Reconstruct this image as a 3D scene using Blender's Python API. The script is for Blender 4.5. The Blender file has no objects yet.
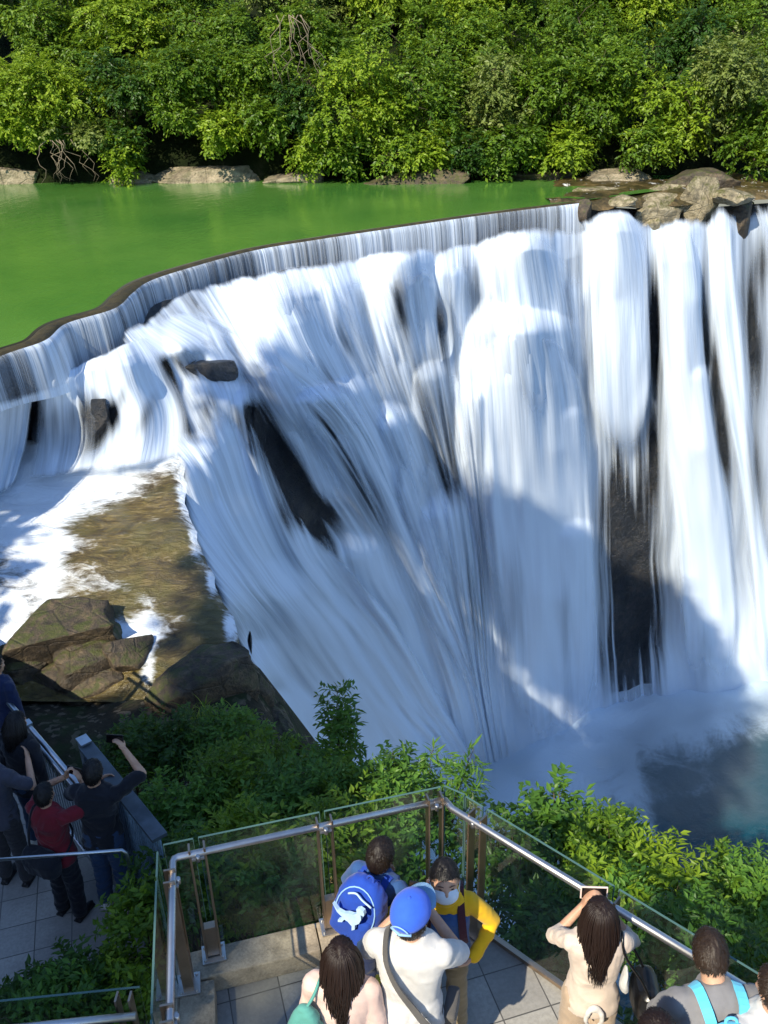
import bpy, bmesh, math, random
import numpy as np
from mathutils import Vector, Matrix, noise as mnoise
C = bpy.context.scene.collection
SC = bpy.context.scene
R = math.radians
# ---------------------------------------------------------------- camera model
F=900.0; PITCH=R(27); ROLL=R(1.5); CAM=(0.0,0.0,5.0)
def ray(px,py):
    u=(px-384)/F; v=(512-py)/F
    cr,sr=math.cos(ROLL),math.sin(ROLL)
    x=u*cr+v*sr; y=-u*sr+v*cr
    cp,sp=math.cos(PITCH),math.sin(PITCH)
    return (x, cp+y*sp, -sp+y*cp)
def atz(px,py,z):
    d=ray(px,py); t=(z-CAM[2])/d[2]; return (d[0]*t,d[1]*t,z)
def aty(px,py,Y):
    d=ray(px,py); t=Y/d[1]; return (d[0]*t,Y,CAM[2]+d[2]*t)
cam=bpy.data.cameras.new('camera'); co=bpy.data.objects.new('camera',cam); C.objects.link(co); SC.camera=co
cam.sensor_fit='VERTICAL'; cam.sensor_height=36; cam.lens=36*F/1024; cam.clip_end=2000; cam.clip_start=0.05
co.location=CAM
co.matrix_world=Matrix.Translation(CAM) @ Matrix.Rotation(R(90)-PITCH,4,'X') @ Matrix.Rotation(-ROLL,4,'Z')
# ---------------------------------------------------------------- light
SUN=Vector((-0.42,-0.60,0.68)).normalized()      # towards the sun
el=math.asin(SUN.z); az=math.atan2(SUN.x,SUN.y)
w=bpy.data.worlds.new('World'); SC.world=w; w.use_nodes=True
nt=w.node_tree; bg=nt.nodes['Background']; sky=nt.nodes.new('ShaderNodeTexSky'); sky.sky_type='NISHITA'; sky.sun_disc=False
sky.sun_elevation=el; sky.sun_rotation=az; sky.air_density=1.0; sky.dust_density=0.4; sky.ozone_density=5.0
nt.links.new(sky.outputs[0],bg.inputs[0]); bg.inputs[1].default_value=0.15
sl=bpy.data.lights.new('sun','SUN'); sl.energy=4.5; sl.angle=R(0.5); sl.color=(1,0.90,0.72)
so=bpy.data.objects.new('sun',sl); C.objects.link(so); so.rotation_euler=(-SUN).to_track_quat('-Z','Y').to_euler()
so.location=SUN*40
SC.view_settings.view_transform='Standard'; SC.view_settings.look='None'; SC.view_settings.gamma=1; SC.view_settings.use_curve_mapping=False
SC.view_settings.exposure=0.72
SC.cycles.max_bounces=6; SC.cycles.transparent_max_bounces=24; SC.cycles.caustics_reflective=False; SC.cycles.caustics_refractive=False
SC.cycles.diffuse_bounces=3; SC.cycles.glossy_bounces=3; SC.cycles.use_denoising=True
# ---------------------------------------------------------------- node helpers
class NT:
    def __init__(s,name):
        s.m=bpy.data.materials.new(name); s.m.use_nodes=True; s.t=s.m.node_tree
        for n in list(s.t.nodes): s.t.nodes.remove(n)
        s.out=s.t.nodes.new('ShaderNodeOutputMaterial')
    def n(s,typ,props={},**ins):
        nd=s.t.nodes.new('ShaderNode'+typ)
        for k,v in props.items(): setattr(nd,k,v)
        for k,v in ins.items():
            key=int(k[1:]) if k[0]=='i' and k[1:].isdigit() else k.replace('_',' ')
            s.set(nd.inputs[key],v)
        return nd
    def set(s,sock,v):
        if isinstance(v,bpy.types.NodeSocket): s.t.links.new(v,sock)
        elif isinstance(v,bpy.types.Node): s.t.links.new(v.outputs[0],sock)
        else:
            if isinstance(v,(tuple,list)) and len(v)==3 and sock.type=='RGBA': v=tuple(v)+(1,)
            sock.default_value=v
    def coord(s,scale=(1,1,1),src='Object',rot=(0,0,0)):
        tc=s.n('TexCoord'); 
        return s.n('Mapping',i0=tc.outputs[src],Scale=scale,Rotation=rot).outputs[0]
    def noise(s,vec,scale,detail=4,rough=.55,dist=0):
        return s.n('TexNoise',Vector=vec,Scale=scale,Detail=detail,Roughness=rough,Distortion=dist).outputs[0]
    def ramp(s,f,stops):
        r=s.n('ValToRGB',i0=f); e=r.color_ramp.elements
        while len(e)<len(stops): e.new(.5)
        for el_,(p,c) in zip(e,stops):
            el_.position=p; el_.color=(c if len(c)==4 else tuple(c)+(1,)) if isinstance(c,(tuple,list)) else (c,c,c,1)
        return r.outputs[0]
    def mr(s,f,a,b,c=0,d=1,smooth=True):
        return s.n('MapRange',{'interpolation_type':'SMOOTHSTEP' if smooth else 'LINEAR'},i0=f,i1=a,i2=b,i3=c,i4=d).outputs[0]
    def math(s,op,a,b=0.0,clamp=False):
        return s.n('Math',{'operation':op,'use_clamp':clamp},i0=a,i1=b).outputs[0]
    def mix(s,f,a,b,mode='MIX'):
        nd=s.n('Mix',{'data_type':'RGBA','blend_type':mode}); s.set(nd.inputs[0],f); s.set(nd.inputs[6],a); s.set(nd.inputs[7],b); return nd.outputs[2]
    def attr(s,name,o='Fac'): return s.n('Attribute',{'attribute_name':name}).outputs[o]
    def bump(s,h,strength=.5,dist=.02): return s.n('Bump',Height=h,Strength=strength,Distance=dist).outputs[0]
    def bsdf(s,color,rough=.6,spec=.5,normal=None,metal=0,**k):
        b=s.n('BsdfPrincipled',Base_Color=color,Roughness=rough,Metallic=metal,**k); b.inputs['Specular IOR Level'].default_value=spec
        if normal is not None: s.set(b.inputs['Normal'],normal)
        return b.outputs[0]
    def done(s,sh): s.set(s.out.inputs[0],sh); return s.m
# ---------------------------------------------------------------- object helpers
def link(o,parent=None):
    C.objects.link(o)
    if parent is not None: o.parent=parent
    return o
def tag(o,label=None,cat=None,group=None,kind=None):
    if label: o['label']=label
    if cat: o['category']=cat
    if group: o['group']=group
    if kind: o['kind']=kind
    return o
def empty(name,loc,label,cat,group=None,rz=0):
    o=bpy.data.objects.new(name,None); C.objects.link(o); o.location=loc; o.rotation_euler=(0,0,rz); o.empty_display_size=.1
    return tag(o,label,cat,group)
def np_mesh(name,V,Fq,mats,smooth=True,attrs=None,uv=None,mi=None):
    V=np.asarray(V,dtype=np.float32).reshape(-1,3); Fq=np.asarray(Fq,dtype=np.int32); k=Fq.shape[1]; nf=len(Fq)
    m=bpy.data.meshes.new(name); m.vertices.add(len(V)); m.vertices.foreach_set('co',V.ravel())
    m.loops.add(nf*k); m.loops.foreach_set('vertex_index',Fq.ravel())
    m.polygons.add(nf); m.polygons.foreach_set('loop_start',np.arange(0,nf*k,k,dtype=np.int32)); m.polygons.foreach_set('loop_total',np.full(nf,k,dtype=np.int32))
    m.polygons.foreach_set('use_smooth',np.full(nf,smooth))
    if mi is not None: m.polygons.foreach_set('material_index',np.asarray(mi,dtype=np.int32))
    if uv is not None:
        l=m.uv_layers.new(name='UVMap'); l.data.foreach_set('uv',np.asarray(uv,dtype=np.float32)[Fq.ravel()].ravel())
    for an,av in (attrs or {}).items():
        a=m.attributes.new(an,'FLOAT','POINT'); a.data.foreach_set('value',np.asarray(av,dtype=np.float32))
    for mm in (mats if isinstance(mats,(list,tuple)) else [mats]): m.materials.append(mm)
    m.update(calc_edges=True); m.validate()
    return m
def mobj(name,mesh,parent=None,loc=None):
    o=bpy.data.objects.new(name,mesh); link(o,parent)
    if loc: o.location=loc
    return o
def grid_faces(nu,nv):           # vertex index = i*nv+j
    i,j=np.meshgrid(np.arange(nu-1),np.arange(nv-1),indexing='ij'); a=(i*nv+j).ravel()
    return np.stack([a,a+nv,a+nv+1,a+1],1)
class MB:                        # collects boxes, tubes, prisms into one mesh
    def __init__(s): s.bm=bmesh.new()
    def box(s,c,size,rz=0,rot=None,bev=0):
        M=Matrix.Translation(c)@(rot.to_4x4() if rot is not None else Matrix.Rotation(rz,4,'Z'))@Matrix.Diagonal((size[0],size[1],size[2],1))
        r=bmesh.ops.create_cube(s.bm,size=1,matrix=M)
        if bev:
            es=list({e for v in r['verts'] for e in v.link_edges}); bmesh.ops.bevel(s.bm,geom=es,offset=bev,segments=2,affect='EDGES',profile=.7)
        return s
    def bar(s,a,b,wd,ht,bev=0,up=(0,0,1)):
        a=Vector(a);b=Vector(b);d=(b-a);L=d.length;d.normalize();u=Vector(up)
        x=d.cross(u).normalized();z=x.cross(d)
        rot=Matrix((x,d,z)).transposed()
        return s.box((a+b)/2,(wd,L,ht),rot=rot,bev=bev)
    def tube(s,pts,rad,n=8,cap=True):
        pts=[Vector(p) for p in pts]; rs=rad if isinstance(rad,(list,tuple)) else [rad]*len(pts)
        prev=None; rings=[]
        up=Vector((0,0,1))
        for i,p in enumerate(pts):
            d=(pts[min(i+1,len(pts)-1)]-pts[max(i-1,0)]).normalized()
            if prev is None:
                x=d.cross(up) if abs(d.z)<.95 else d.cross(Vector((1,0,0)))
            else: x=prev-d*prev.dot(d)
            x.normalize(); y=d.cross(x); prev=x
            rings.append([s.bm.verts.new(p+(x*math.cos(2*math.pi*k/n)+y*math.sin(2*math.pi*k/n))*rs[i]) for k in range(n)])
        for a,b in zip(rings,rings[1:]):
            for k in range(n): s.bm.faces.new((a[k],a[(k+1)%n],b[(k+1)%n],b[k])).smooth=True
        if cap: s.bm.faces.new(rings[0][::-1]); s.bm.faces.new(rings[-1])
        return s
    def ell(s,c,r,seg=16,rot=None):
        M=Matrix.Translation(c)@(rot.to_4x4() if rot is not None else Matrix.Identity(4))@Matrix.Diagonal((r[0],r[1],r[2],1))
        x=bmesh.ops.create_uvsphere(s.bm,u_segments=seg,v_segments=seg//2+2,radius=1,matrix=M)
        for v in x['verts']:
            for f in v.link_faces: f.smooth=True
        return s
    def poly(s,pts,thick,normal):   # extruded outline
        n=Vector(normal).normalized()*thick
        a=[s.bm.verts.new(Vector(p)) for p in pts]; b=[s.bm.verts.new(Vector(p)+n) for p in pts]
        s.bm.faces.new(a); s.bm.faces.new(b[::-1])
        for i in range(len(a)): s.bm.faces.new((a[i],b[i],b[(i+1)%len(a)],a[(i+1)%len(a)]))
        return s
    def build(s,name,mat,parent=None,subsurf=0):
        bmesh.ops.recalc_face_normals(s.bm,faces=s.bm.faces)
        m=bpy.data.meshes.new(name); s.bm.to_mesh(m); s.bm.free(); m.materials.append(mat)
        o=mobj(name,m,parent)
        if subsurf:
            md=o.modifiers.new('sub','SUBSURF'); md.levels=subsurf; md.render_levels=subsurf
        return o
def fbm(P,scale,octv=4,seed=0):
    """vectorised value noise fbm, P (n,3) -> about -1..1"""
    P=np.asarray(P,dtype=np.float64)*scale+seed*17.3; out=np.zeros(len(P)); amp=1;tot=0
    for o in range(octv):
        i=np.floor(P).astype(np.int64); f=P-i; f=f*f*(3-2*f)
        def h(dx,dy,dz):
            n=(i[:,0]+dx)*374761393+(i[:,1]+dy)*668265263+(i[:,2]+dz)*2147483647
            n=(n^(n>>13))*1274126177; n=n&0x7fffffff
            return ((n^(n>>16))&0xffff)/32767.5-1
        c=0
        x,y,z=f[:,0],f[:,1],f[:,2]
        for dx in (0,1):
            for dy in (0,1):
                for dz in (0,1):
                    c=c+h(dx,dy,dz)*(x if dx else 1-x)*(y if dy else 1-y)*(z if dz else 1-z)
        out+=c*amp; tot+=amp; amp*=.5; P=P*2.03+5.1
    return out/tot*1.6
def catmull(P,n):
    """resample control rows P (k,d) to n rows, smooth"""
    P=np.asarray(P,dtype=np.float64); k=len(P)
    Q=np.vstack([2*P[0]-P[1],P,2*P[-1]-P[-2]]); t=np.linspace(0,k-1,n); i=np.minimum(t.astype(int),k-2); f=(t-i)[:,None]
    a,b,c,d=Q[i],Q[i+1],Q[i+2],Q[i+3]
    return .5*((2*b)+(c-a)*f+(2*a-5*b+4*c-d)*f*f+(3*b-a-3*c+d)*f**3)
# ================================================================ MATERIALS of the setting
def rock_mat(name,cols,moss=(.05,.07,.015),mossamt=.35,scale=1.0,wet=.5,bumpd=.06,crk=.35):
    t=NT(name); v=t.coord(); n1=t.noise(v,1.1*scale,7,.65); n2=t.noise(v,5*scale,8,.7); n3=t.noise(v,22*scale,4,.6)
    c=t.ramp(t.mix(.5,n1,n2),[(.36,cols[0]),(.5,cols[1]),(.64,cols[2])])
    geo=t.n('NewGeometry'); up=t.n('SeparateXYZ',i0=geo.outputs['Normal']).outputs[2]
    mm=t.math('MULTIPLY',t.mr(t.noise(v,2.3*scale,6,.7,1),.5-.12*mossamt,.62,0,1),t.mr(up,.0,.7),True)
    c=t.mix(t.math('MULTIPLY',mm,min(1,mossamt*2)),c,moss)
    crack=t.n('TexVoronoi',{'feature':'DISTANCE_TO_EDGE'},Vector=t.n('Mapping',i0=v,Scale=(1,1,1.6)).outputs[0],Scale=1.3*scale).outputs[0]
    c=t.mix(t.mr(crack,0,.03,.75*crk,0),c,(.012,.011,.009))
    c=t.mix(t.mr(n3,.3,.7,.35,0),c,(.02,.018,.014))
    h=t.math('ADD',t.math('MULTIPLY',n2,1.0),t.math('ADD',t.math('MULTIPLY',n3,.35),t.mr(crack,0,.05,-.6*crk,0)))
    return t.done(t.bsdf(c,.75-.4*wet,.5,t.bump(h,.9,bumpd)))
M={}
M['cliff']=rock_mat('wet cliff rock',[(.006,.009,.014),(.020,.026,.036),(.075,.068,.062)],mossamt=.05,scale=.9,wet=.9,bumpd=.15,crk=0)
M['bank']=rock_mat('sandstone',[(.11,.09,.06),(.32,.27,.18),(.5,.42,.3)],mossamt=.25,scale=.8,wet=.1,bumpd=.12)
M['boulder']=rock_mat('mossy boulder',[(.09,.08,.05),(.30,.25,.15),(.52,.45,.30)],moss=(.10,.10,.02),mossamt=.5,scale=1.2,wet=.3,bumpd=.06)
M['dark_rock']=rock_mat('dark riverside rock',[(.018,.015,.012),(.07,.052,.034),(.20,.145,.08)],moss=(.06,.07,.012),mossamt=.55,scale=1.6,wet=.25,bumpd=.05)
def soil_mat():
    t=NT('leaf littered soil'); v=t.coord(); n=t.noise(v,3,8,.75); vo=t.n('TexVoronoi',Vector=v,Scale=14.0)
    c=t.ramp(n,[(.35,(.008,.009,.005)),(.55,(.03,.026,.015)),(.7,(.06,.05,.03))])
    c=t.mix(t.mr(t.n('SeparateColor',i0=vo.outputs['Color']).outputs[0],.8,.92),c,(.12,.10,.07))
    c=t.mix(t.mr(t.noise(v,1.3,5,.6),.5,.62,0,.7),c,(.018,.035,.008))
    return t.done(t.bsdf(c,.9,.3,t.bump(n,.8,.08)))
M['soil']=soil_mat()
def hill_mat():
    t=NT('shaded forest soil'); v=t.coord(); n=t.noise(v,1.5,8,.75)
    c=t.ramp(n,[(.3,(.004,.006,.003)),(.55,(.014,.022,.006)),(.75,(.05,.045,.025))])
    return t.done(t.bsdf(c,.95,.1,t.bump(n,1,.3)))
M['hill']=hill_mat()
def river_mat():
    t=NT('green river water'); v=t.coord()
    n=t.noise(v,.25,3,.5); c=t.ramp(n,[(.3,(.048,.155,.026)),(.7,(.090,.215,.036))])
    w1=t.noise(t.coord((1,.45,1)),3.2,5,.6,.6); w2=t.noise(t.coord((1,.6,1)),14,3,.6)
    h=t.math('ADD',w1,t.math('MULTIPLY',w2,.25))
    return t.done(t.bsdf(c,.09,.5,t.bump(h,.40,.03)))
M['river']=river_mat()
def moss_lip():
    t=NT('algae covered weir lip'); v=t.coord(); n=t.noise(v,5,6,.7)
    return t.done(t.bsdf(t.ramp(n,[(.3,(.018,.014,.005)),(.6,(.06,.045,.012)),(.8,(.13,.10,.03))]),.5,.5,t.bump(n,.8,.05)))
M['lip']=moss_lip()
def water_sheet(name,col=(.66,.755,.88),fine=1.0,cw=.07):
    """long-exposure falling water: white strands over gaps; 'dens' drives how closed the sheet is"""
    t=NT(name); uv=t.n('TexCoord').outputs['UV']
    def s(sx,sy,det,rough,dist=0.0,off=0): return t.noise(t.n('Mapping',i0=uv,Scale=(sx,sy,1),Location=(off,off*.37,0)).outputs[0],1.0,det,rough,dist)
    a=s(1.1*fine,.10,3,.55,.5); b=s(3.6*fine,.16,4,.6,.3,7); c=s(10*fine,.30,3,.6,.1,13)
    st=t.math('ADD',t.math('MULTIPLY',a,.50),t.math('ADD',t.math('MULTIPLY',b,.50-cw),t.math('MULTIPLY',c,cw)))
    d=t.attr('dens'); cm=t.attr('calm'); st=t.n('MapRange',i0=cm,i1=0.0,i2=1.0,i3=st,i4=t.math('ADD',t.math('MULTIPLY',st,.50),.31)).outputs[0]
    # alpha = smoothstep on streak + density
    x=t.math('ADD',st,t.math('SUBTRACT',d,.5))
    al=t.mr(x,.22,.76)
    al=t.math('MULTIPLY',al,t.mr(d,0.0,.18))
    h=t.math('ADD',t.math('MULTIPLY',a,1.0),t.math('ADD',t.math('MULTIPLY',b,.4),t.math('MULTIPLY',c,.03)))
    nrm=t.n('Bump',Height=h,Strength=t.mr(cm,0,1,.38,.06),Distance=.35).outputs[0]
    cf=t.math('MAXIMUM',t.mr(t.math('ADD',t.math('MULTIPLY',b,.6),t.math('MULTIPLY',c,.4)),.36,.58),t.math('MULTIPLY',cm,.9)); colr=t.mix(cf,tuple(k*.82 for k in col),tuple(min(1,k*1.04) for k in col))
    sh=t.n('BsdfDiffuse',Color=colr,Normal=nrm).outputs[0]
    tl=t.n('BsdfTranslucent',Color=colr,Normal=nrm).outputs[0]
    sh=t.n('MixShader',i0=.10,i1=sh,i2=tl).outputs[0]
    tr=t.n('BsdfTransparent').outputs[0]
    return t.done(t.n('MixShader',i0=al,i1=tr,i2=sh).outputs[0])
M['fall']=water_sheet('falling white water')
M['weirwater']=water_sheet('thin weir water',fine=2.6,cw=.30)

# ================================================================ RELIEF of the falls (depth of every traced point)
CREST=[(-160,425),(-80,388),(0,355),(40,341),(62,324),(110,309),(128,294),(145,282),(180,270),(250,251),(320,239),(400,227),(490,214),(580,203)]
ctl=[]
def cz(px,py,z): ctl.append((px,py,atz(px,py,z)[1]))
def cy(px,py,Y): ctl.append((px,py,Y))
for p in CREST: cz(p[0],p[1],.6)
for a in [(-80,425,-.3),(0,400,-.3),(75,395,-.7),(130,347,-.1),(20,450,-1.6),(110,452,-1.7),(180,440,-1.6),(200,362,-.9),(-80,500,-1.9),(0,480,-1.8),(60,500,-1.9),(185,478,-1.9),
          (130,560,-2.1),(225,610,-2.5),(60,590,-2.4),(0,600,-2.5),(-80,600,-2.5),(245,690,-2.9),(100,680,-2.9),(0,700,-3),(-80,700,-3)]: cz(*a)
for a in [(180,312,19.7),(250,292,22.5),(350,272,25),(430,262,26),(580,245,29.4),(650,215,30.8),(768,215,31.5),(900,200,33),(180,350,18.2),(275,305,21.8),(315,290,23),(400,262,25.6),(530,245,28),
          (215,500,16.0),(240,500,16.8),(270,560,17.4),(255,640,16.5),(272,690,17.5),(300,640,18.4),(300,700,18.8),(300,780,19.2),(350,700,21),(350,790,21),(400,600,22.5),(400,700,23),(400,780,23),(450,700,24.3),(450,790,24.3),(235,560,15.2),
          (230,400,17.8),(240,450,17.6),(300,400,20),(300,470,19.5),(320,530,19.6),(300,560,18.6),(350,400,22),(350,500,21),(350,600,21),(400,330,25),(400,450,23.5),(450,350,26),(450,500,25),(450,600,24.5),
          (500,330,27.2),(500,450,26.6),(500,600,26),(500,760,25.5),(560,330,28.3),(560,450,27.8),(560,600,27.3),(560,740,27),(620,300,29.8),(620,450,29.4),(620,600,29.2),(620,720,28.8),
          (700,300,30),(700,450,29.6),(700,700,29),(768,300,31),(768,450,30.4),(768,700,29.4),(900,700,31),(900,400,32)]: cy(*a)
ctl=np.array(ctl); K=len(ctl)
def _phi(A,B): return np.sqrt(((A[:,None,:]-B[None])**2).sum(-1))/100
A_=np.zeros((K+3,K+3)); A_[:K,:K]=_phi(ctl[:,:2],ctl[:,:2])-np.eye(K)*0.02; A_[:K,K]=1; A_[:K,K+1:]=ctl[:,:2]/100; A_[K:,:K]=A_[:K,K:].T
W_=np.linalg.solve(A_,np.concatenate([ctl[:,2],[0,0,0]]))
MOUNDS=[(x,y,rx,ry,am*1.2,sk) for x,y,rx,ry,am,sk in [(275,300,44,120,1.2,.35),(335,288,26,80,.7,.3),(400,260,30,90,1.5,.12),(450,275,22,70,.7,.1),(525,242,34,90,1.3,.12),(520,334,42,150,2.0,.04),(480,400,22,110,.8,0),(618,222,26,170,1.0,.02),(684,232,22,190,1.0,.03),(722,214,16,150,.7,.08),
        (130,365,40,45,.5,.3),(60,396,34,40,.35,.2),(205,352,34,55,.55,.35),(330,402,40,90,1.1,.45),(395,430,24,90,.7,.25),(250,405,20,60,.5,.4),(430,380,20,70,.7,.1),(560,420,24,120,.7,.1),(445,520,26,120,.7,.15),(300,600,26,120,.5,.45),(360,560,26,110,.6,.4),(700,380,18,130,.6,.08),(575,540,22,120,.6,.02)]]
def mound(P):
    P=np.asarray(P,dtype=np.float64).reshape(-1,2); o=np.zeros(len(P))
    for (x,y,rx,ry,am,sk) in MOUNDS:
        dy=P[:,1]-y; dx=P[:,0]-x-np.maximum(dy,0)*sk; w_=rx*(1+np.clip(dy,0,400)/ry*.25)
        o=np.maximum(o,am*np.exp(-np.abs(dx/w_)**2.4)*np.where(dy<0,np.exp(-(dy/25)**2),np.exp(-(np.maximum(dy,0)/ry)**1.3)))
    return o
def Yf(P):
    P=np.asarray(P,dtype=np.float64).reshape(-1,2); return _phi(P,ctl[:,:2])@W_[:K]+W_[K]+(P/100)@W_[K+1:]-mound(P)*np.clip((P[:,0]+60)/160,.3,1)
def back(P,Y):      # pixel array + world-y -> world points
    P=np.asarray(P,dtype=np.float64).reshape(-1,2); cr,sr=math.cos(ROLL),math.sin(ROLL); cp,sp=math.cos(PITCH),math.sin(PITCH)
    u=(P[:,0]-384)/F; v=(512-P[:,1])/F; x=u*cr+v*sr; y=-u*sr+v*cr
    d=np.stack([x,cp+y*sp,-sp+y*cp],1); t=Y/d[:,1]
    return d*t[:,None]+np.array(CAM)
# ---- cliff behind the water
gx=np.arange(-160,921,6.0); 
crest=np.array(CREST+[(640,206),(700,205),(768,200),(940,196)]); 
def crest_y(x): return np.interp(x,crest[:,0],crest[:,1])
nv=110; TT=np.linspace(0,1,nv)
PX=[];PY=[]
for x in gx:
    y0=crest_y(x)+3; y1=860 if x>250 else 760
    if x<0: y1=740
    PX.append(np.full(nv,x)); PY.append(y0+(y1-y0)*TT)
PP=np.stack([np.array(PX).ravel(),np.array(PY).ravel()],1)
Yb=Yf(PP)+mound(PP)*(1-np.clip((np.tile(TT,len(gx))-.08)*9,0,1))
off=np.tile(.55+.15*np.minimum(1,TT*6),len(gx))
P3=back(PP,Yb+off)
n_=fbm(P3*np.array([1,1,.45]),.55,5,1)+.35*fbm(P3,2.2,4,2)
P3=back(PP,Yb+off-.28*n_*np.tile(np.clip(TT*7-.9,0,1),len(gx))*(Yb/25)**1.3)
cl=mobj('cliff',np_mesh('cliff',P3,grid_faces(len(gx),nv),M['cliff'])); tag(cl,kind='structure')
# ---- sheets of falling water
GAPS=[] # (px,py,rx,ry,angle,amount): where bare rock shows through the water
def gap(P):
    g=np.zeros(len(P))
    for (x,y,rx,ry,an,am) in GAPS:
        c,s=math.cos(R(an)),math.sin(R(an)); dx=P[:,0]-x; dy=P[:,1]-y
        wd=1.0 if am>.85 else 1.75; a=(dx*c+dy*s)/(rx*wd); b=(-dx*s+dy*c)/(ry*1.1); g+=am*(.95 if am>.85 else .62)*np.exp(-(a*a+b*b)**1.0)*1.15
    return g
GAPS+= [(75,412,24,20,0,.55),(66,440,12,22,0,.45),(95,440,5,25,15,.3),(120,400,5,40,22,.45),(148,412,5,34,25,.5),(200,368,26,10,12,.45),(215,395,7,34,25,.35),
        (262,438,12,34,-22,.75),(292,490,16,34,-20,.95),(312,515,15,16,0,.8),(246,414,10,12,-30,.6),(345,450,6,55,-34,.55),(365,500,7,45,-30,.5),(328,415,6,26,-38,.45),(352,570,7,60,-38,.3),(300,570,6,50,-35,.2),
        (398,292,6,26,-8,.7),(404,325,6,24,-10,.5),(443,318,5,26,0,.55),(428,385,9,40,-10,.55),(440,440,8,60,-6,.5),(455,520,8,60,-6,.35),(300,360,5,22,-15,.45),(322,372,6,26,-18,.5),(338,395,4,22,-18,.4),(365,305,4,24,-15,.4),(345,340,5,24,-18,.35),
        (468,290,6,30,0,.5),(503,290,4,40,-8,.3),(540,300,4,44,-12,.3),(562,380,4,40,-10,.3),(520,430,3,50,0,.3),(548,450,4,60,0,.3),(472,620,10,80,-5,.4),(518,600,5,80,0,.35),(566,620,5,90,0,.4),
        (598,300,4,45,0,.35),(625,330,4,50,0,.3),(612,400,4,34,0,.3),(634,380,3,40,0,.25),(655,330,4,60,-2,.7),(650,460,7,40,0,.6),(618,520,8,50,0,.6),(632,590,15,95,0,.80),(622,650,10,40,0,.5),(652,640,8,60,0,.45),(610,500,6,40,0,.5),(640,700,14,24,0,.3),(612,590,6,80,0,.5),
        (704,300,3,60,-2,.6),(711,370,5,44,-6,.7),(722,440,4,44,-8,.5),(688,500,4,60,-4,.3),(706,640,6,60,0,.25),(752,330,5,60,-4,.6),(755,480,5,70,-6,.4),(762,260,6,30,0,.45)]
falls=[]
def sheet(lines,B=.5,nu=None,nv=None,dens=.62,edge=.16,dy=0.0,top=.04,bot=.06,mat='fall',denst=None,usegap=1.0,bulge_t=None,seed=1,tail=None,name='waterfall'):
    L=[np.array(l,dtype=float) for l in lines]; m=max(len(l) for l in L)
    nv=nv or 120; L=[catmull(l,nv) for l in L]; G=np.stack(L)           # (k,nv,2)
    wpx=np.abs(G[-1,:,0]-G[0,:,0]).mean(); nu=nu or int(max(14,wpx/2.2))
    G=catmull(G.reshape(len(L),-1),nu).reshape(nu,nv,2)
    U,T=np.meshgrid(np.linspace(0,1,nu),np.linspace(0,1,nv),indexing='ij')
    P=G.reshape(-1,2); u=U.ravel(); tt=T.ravel()
    prof=np.sqrt(np.clip(1-(2*u-1)**2,0,1)); ramp=np.clip(tt/.12,0,1)**.6
    bt=1.0 if bulge_t is None else np.interp(tt,*zip(*bulge_t))
    Y=Yf(P)-.06-dy-B*prof*ramp*bt
    Q0=back(P,Y)
    # ropes of water: ripple across the flow, long along it
    width=np.linalg.norm(back(G[-1].reshape(-1,2)[nv//3:nv//3+1],Yf(G[-1][nv//3:nv//3+1]))-back(G[0][nv//3:nv//3+1],Yf(G[0][nv//3:nv//3+1])))
    Q=Q0.reshape(nu,nv,3); seg=np.linalg.norm(np.diff(Q,axis=1),axis=2).mean(0); arc=np.concatenate([[0],np.cumsum(seg)])
    wt=np.linalg.norm(Q[-1]-Q[0],axis=1); wt=np.maximum(wt,.3); w0=max(wt[nv//3],.6); wf=w0*(wt/w0)**.6
    uu=(u-.5)*np.interp(tt,np.linspace(0,1,nv),wf)*1.0; vv=np.interp(tt,np.linspace(0,1,nv),arc)
    rp=fbm(np.stack([uu*1.2,vv*.14,np.full_like(uu,seed*3.1)],1),1.0,3,seed)
    rp2=fbm(np.stack([uu*6,vv*.22,np.full_like(uu,seed*7.1)],1),1.0,2,seed+5)
    Q=back(P,Y-(.26*rp+.03*rp2)*ramp)
    e=np.clip(np.minimum(u,1-u)/edge,0,1) if edge>0 else np.ones_like(u)
    wob=fbm(np.stack([uu*2,vv*.3,np.full_like(uu,1.7)],1),1.0,3,seed+9)
    d=dens-(1-e)**1.5*(.80+.3*wob)
    d=d-np.clip(1-tt/max(top,1e-4)*(1+.6*wob),0,1)**1.2*.75 - (np.clip(1-(1-tt)/max(bot,1e-4),0,1))**1.3*.9
    if denst is not None: d=d+np.interp(tt,*zip(*denst))
    rp3=fbm(np.stack([uu*9,vv*.5,np.full_like(uu,4.4)],1),1.0,2,77)
    mm_=mound(P); d=d+(np.clip(mm_,0,.9)*.40-.16)*np.clip((700-P[:,1])/120,0,1)
    d=d-usegap*gap(P)*np.clip(.75+.40*rp2+.45*rp,0,2)
    calm=np.clip((-1.8-Q[:,2])/6,0,1)
    me=np_mesh(name,Q,grid_faces(nu,nv),M[mat],attrs={'dens':np.clip(d,0,1.3),'calm':calm},uv=np.stack([uu+seed*11.7,vv],1))
    o=mobj(name,me); tag(o,kind='structure'); falls.append(o); return o
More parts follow.
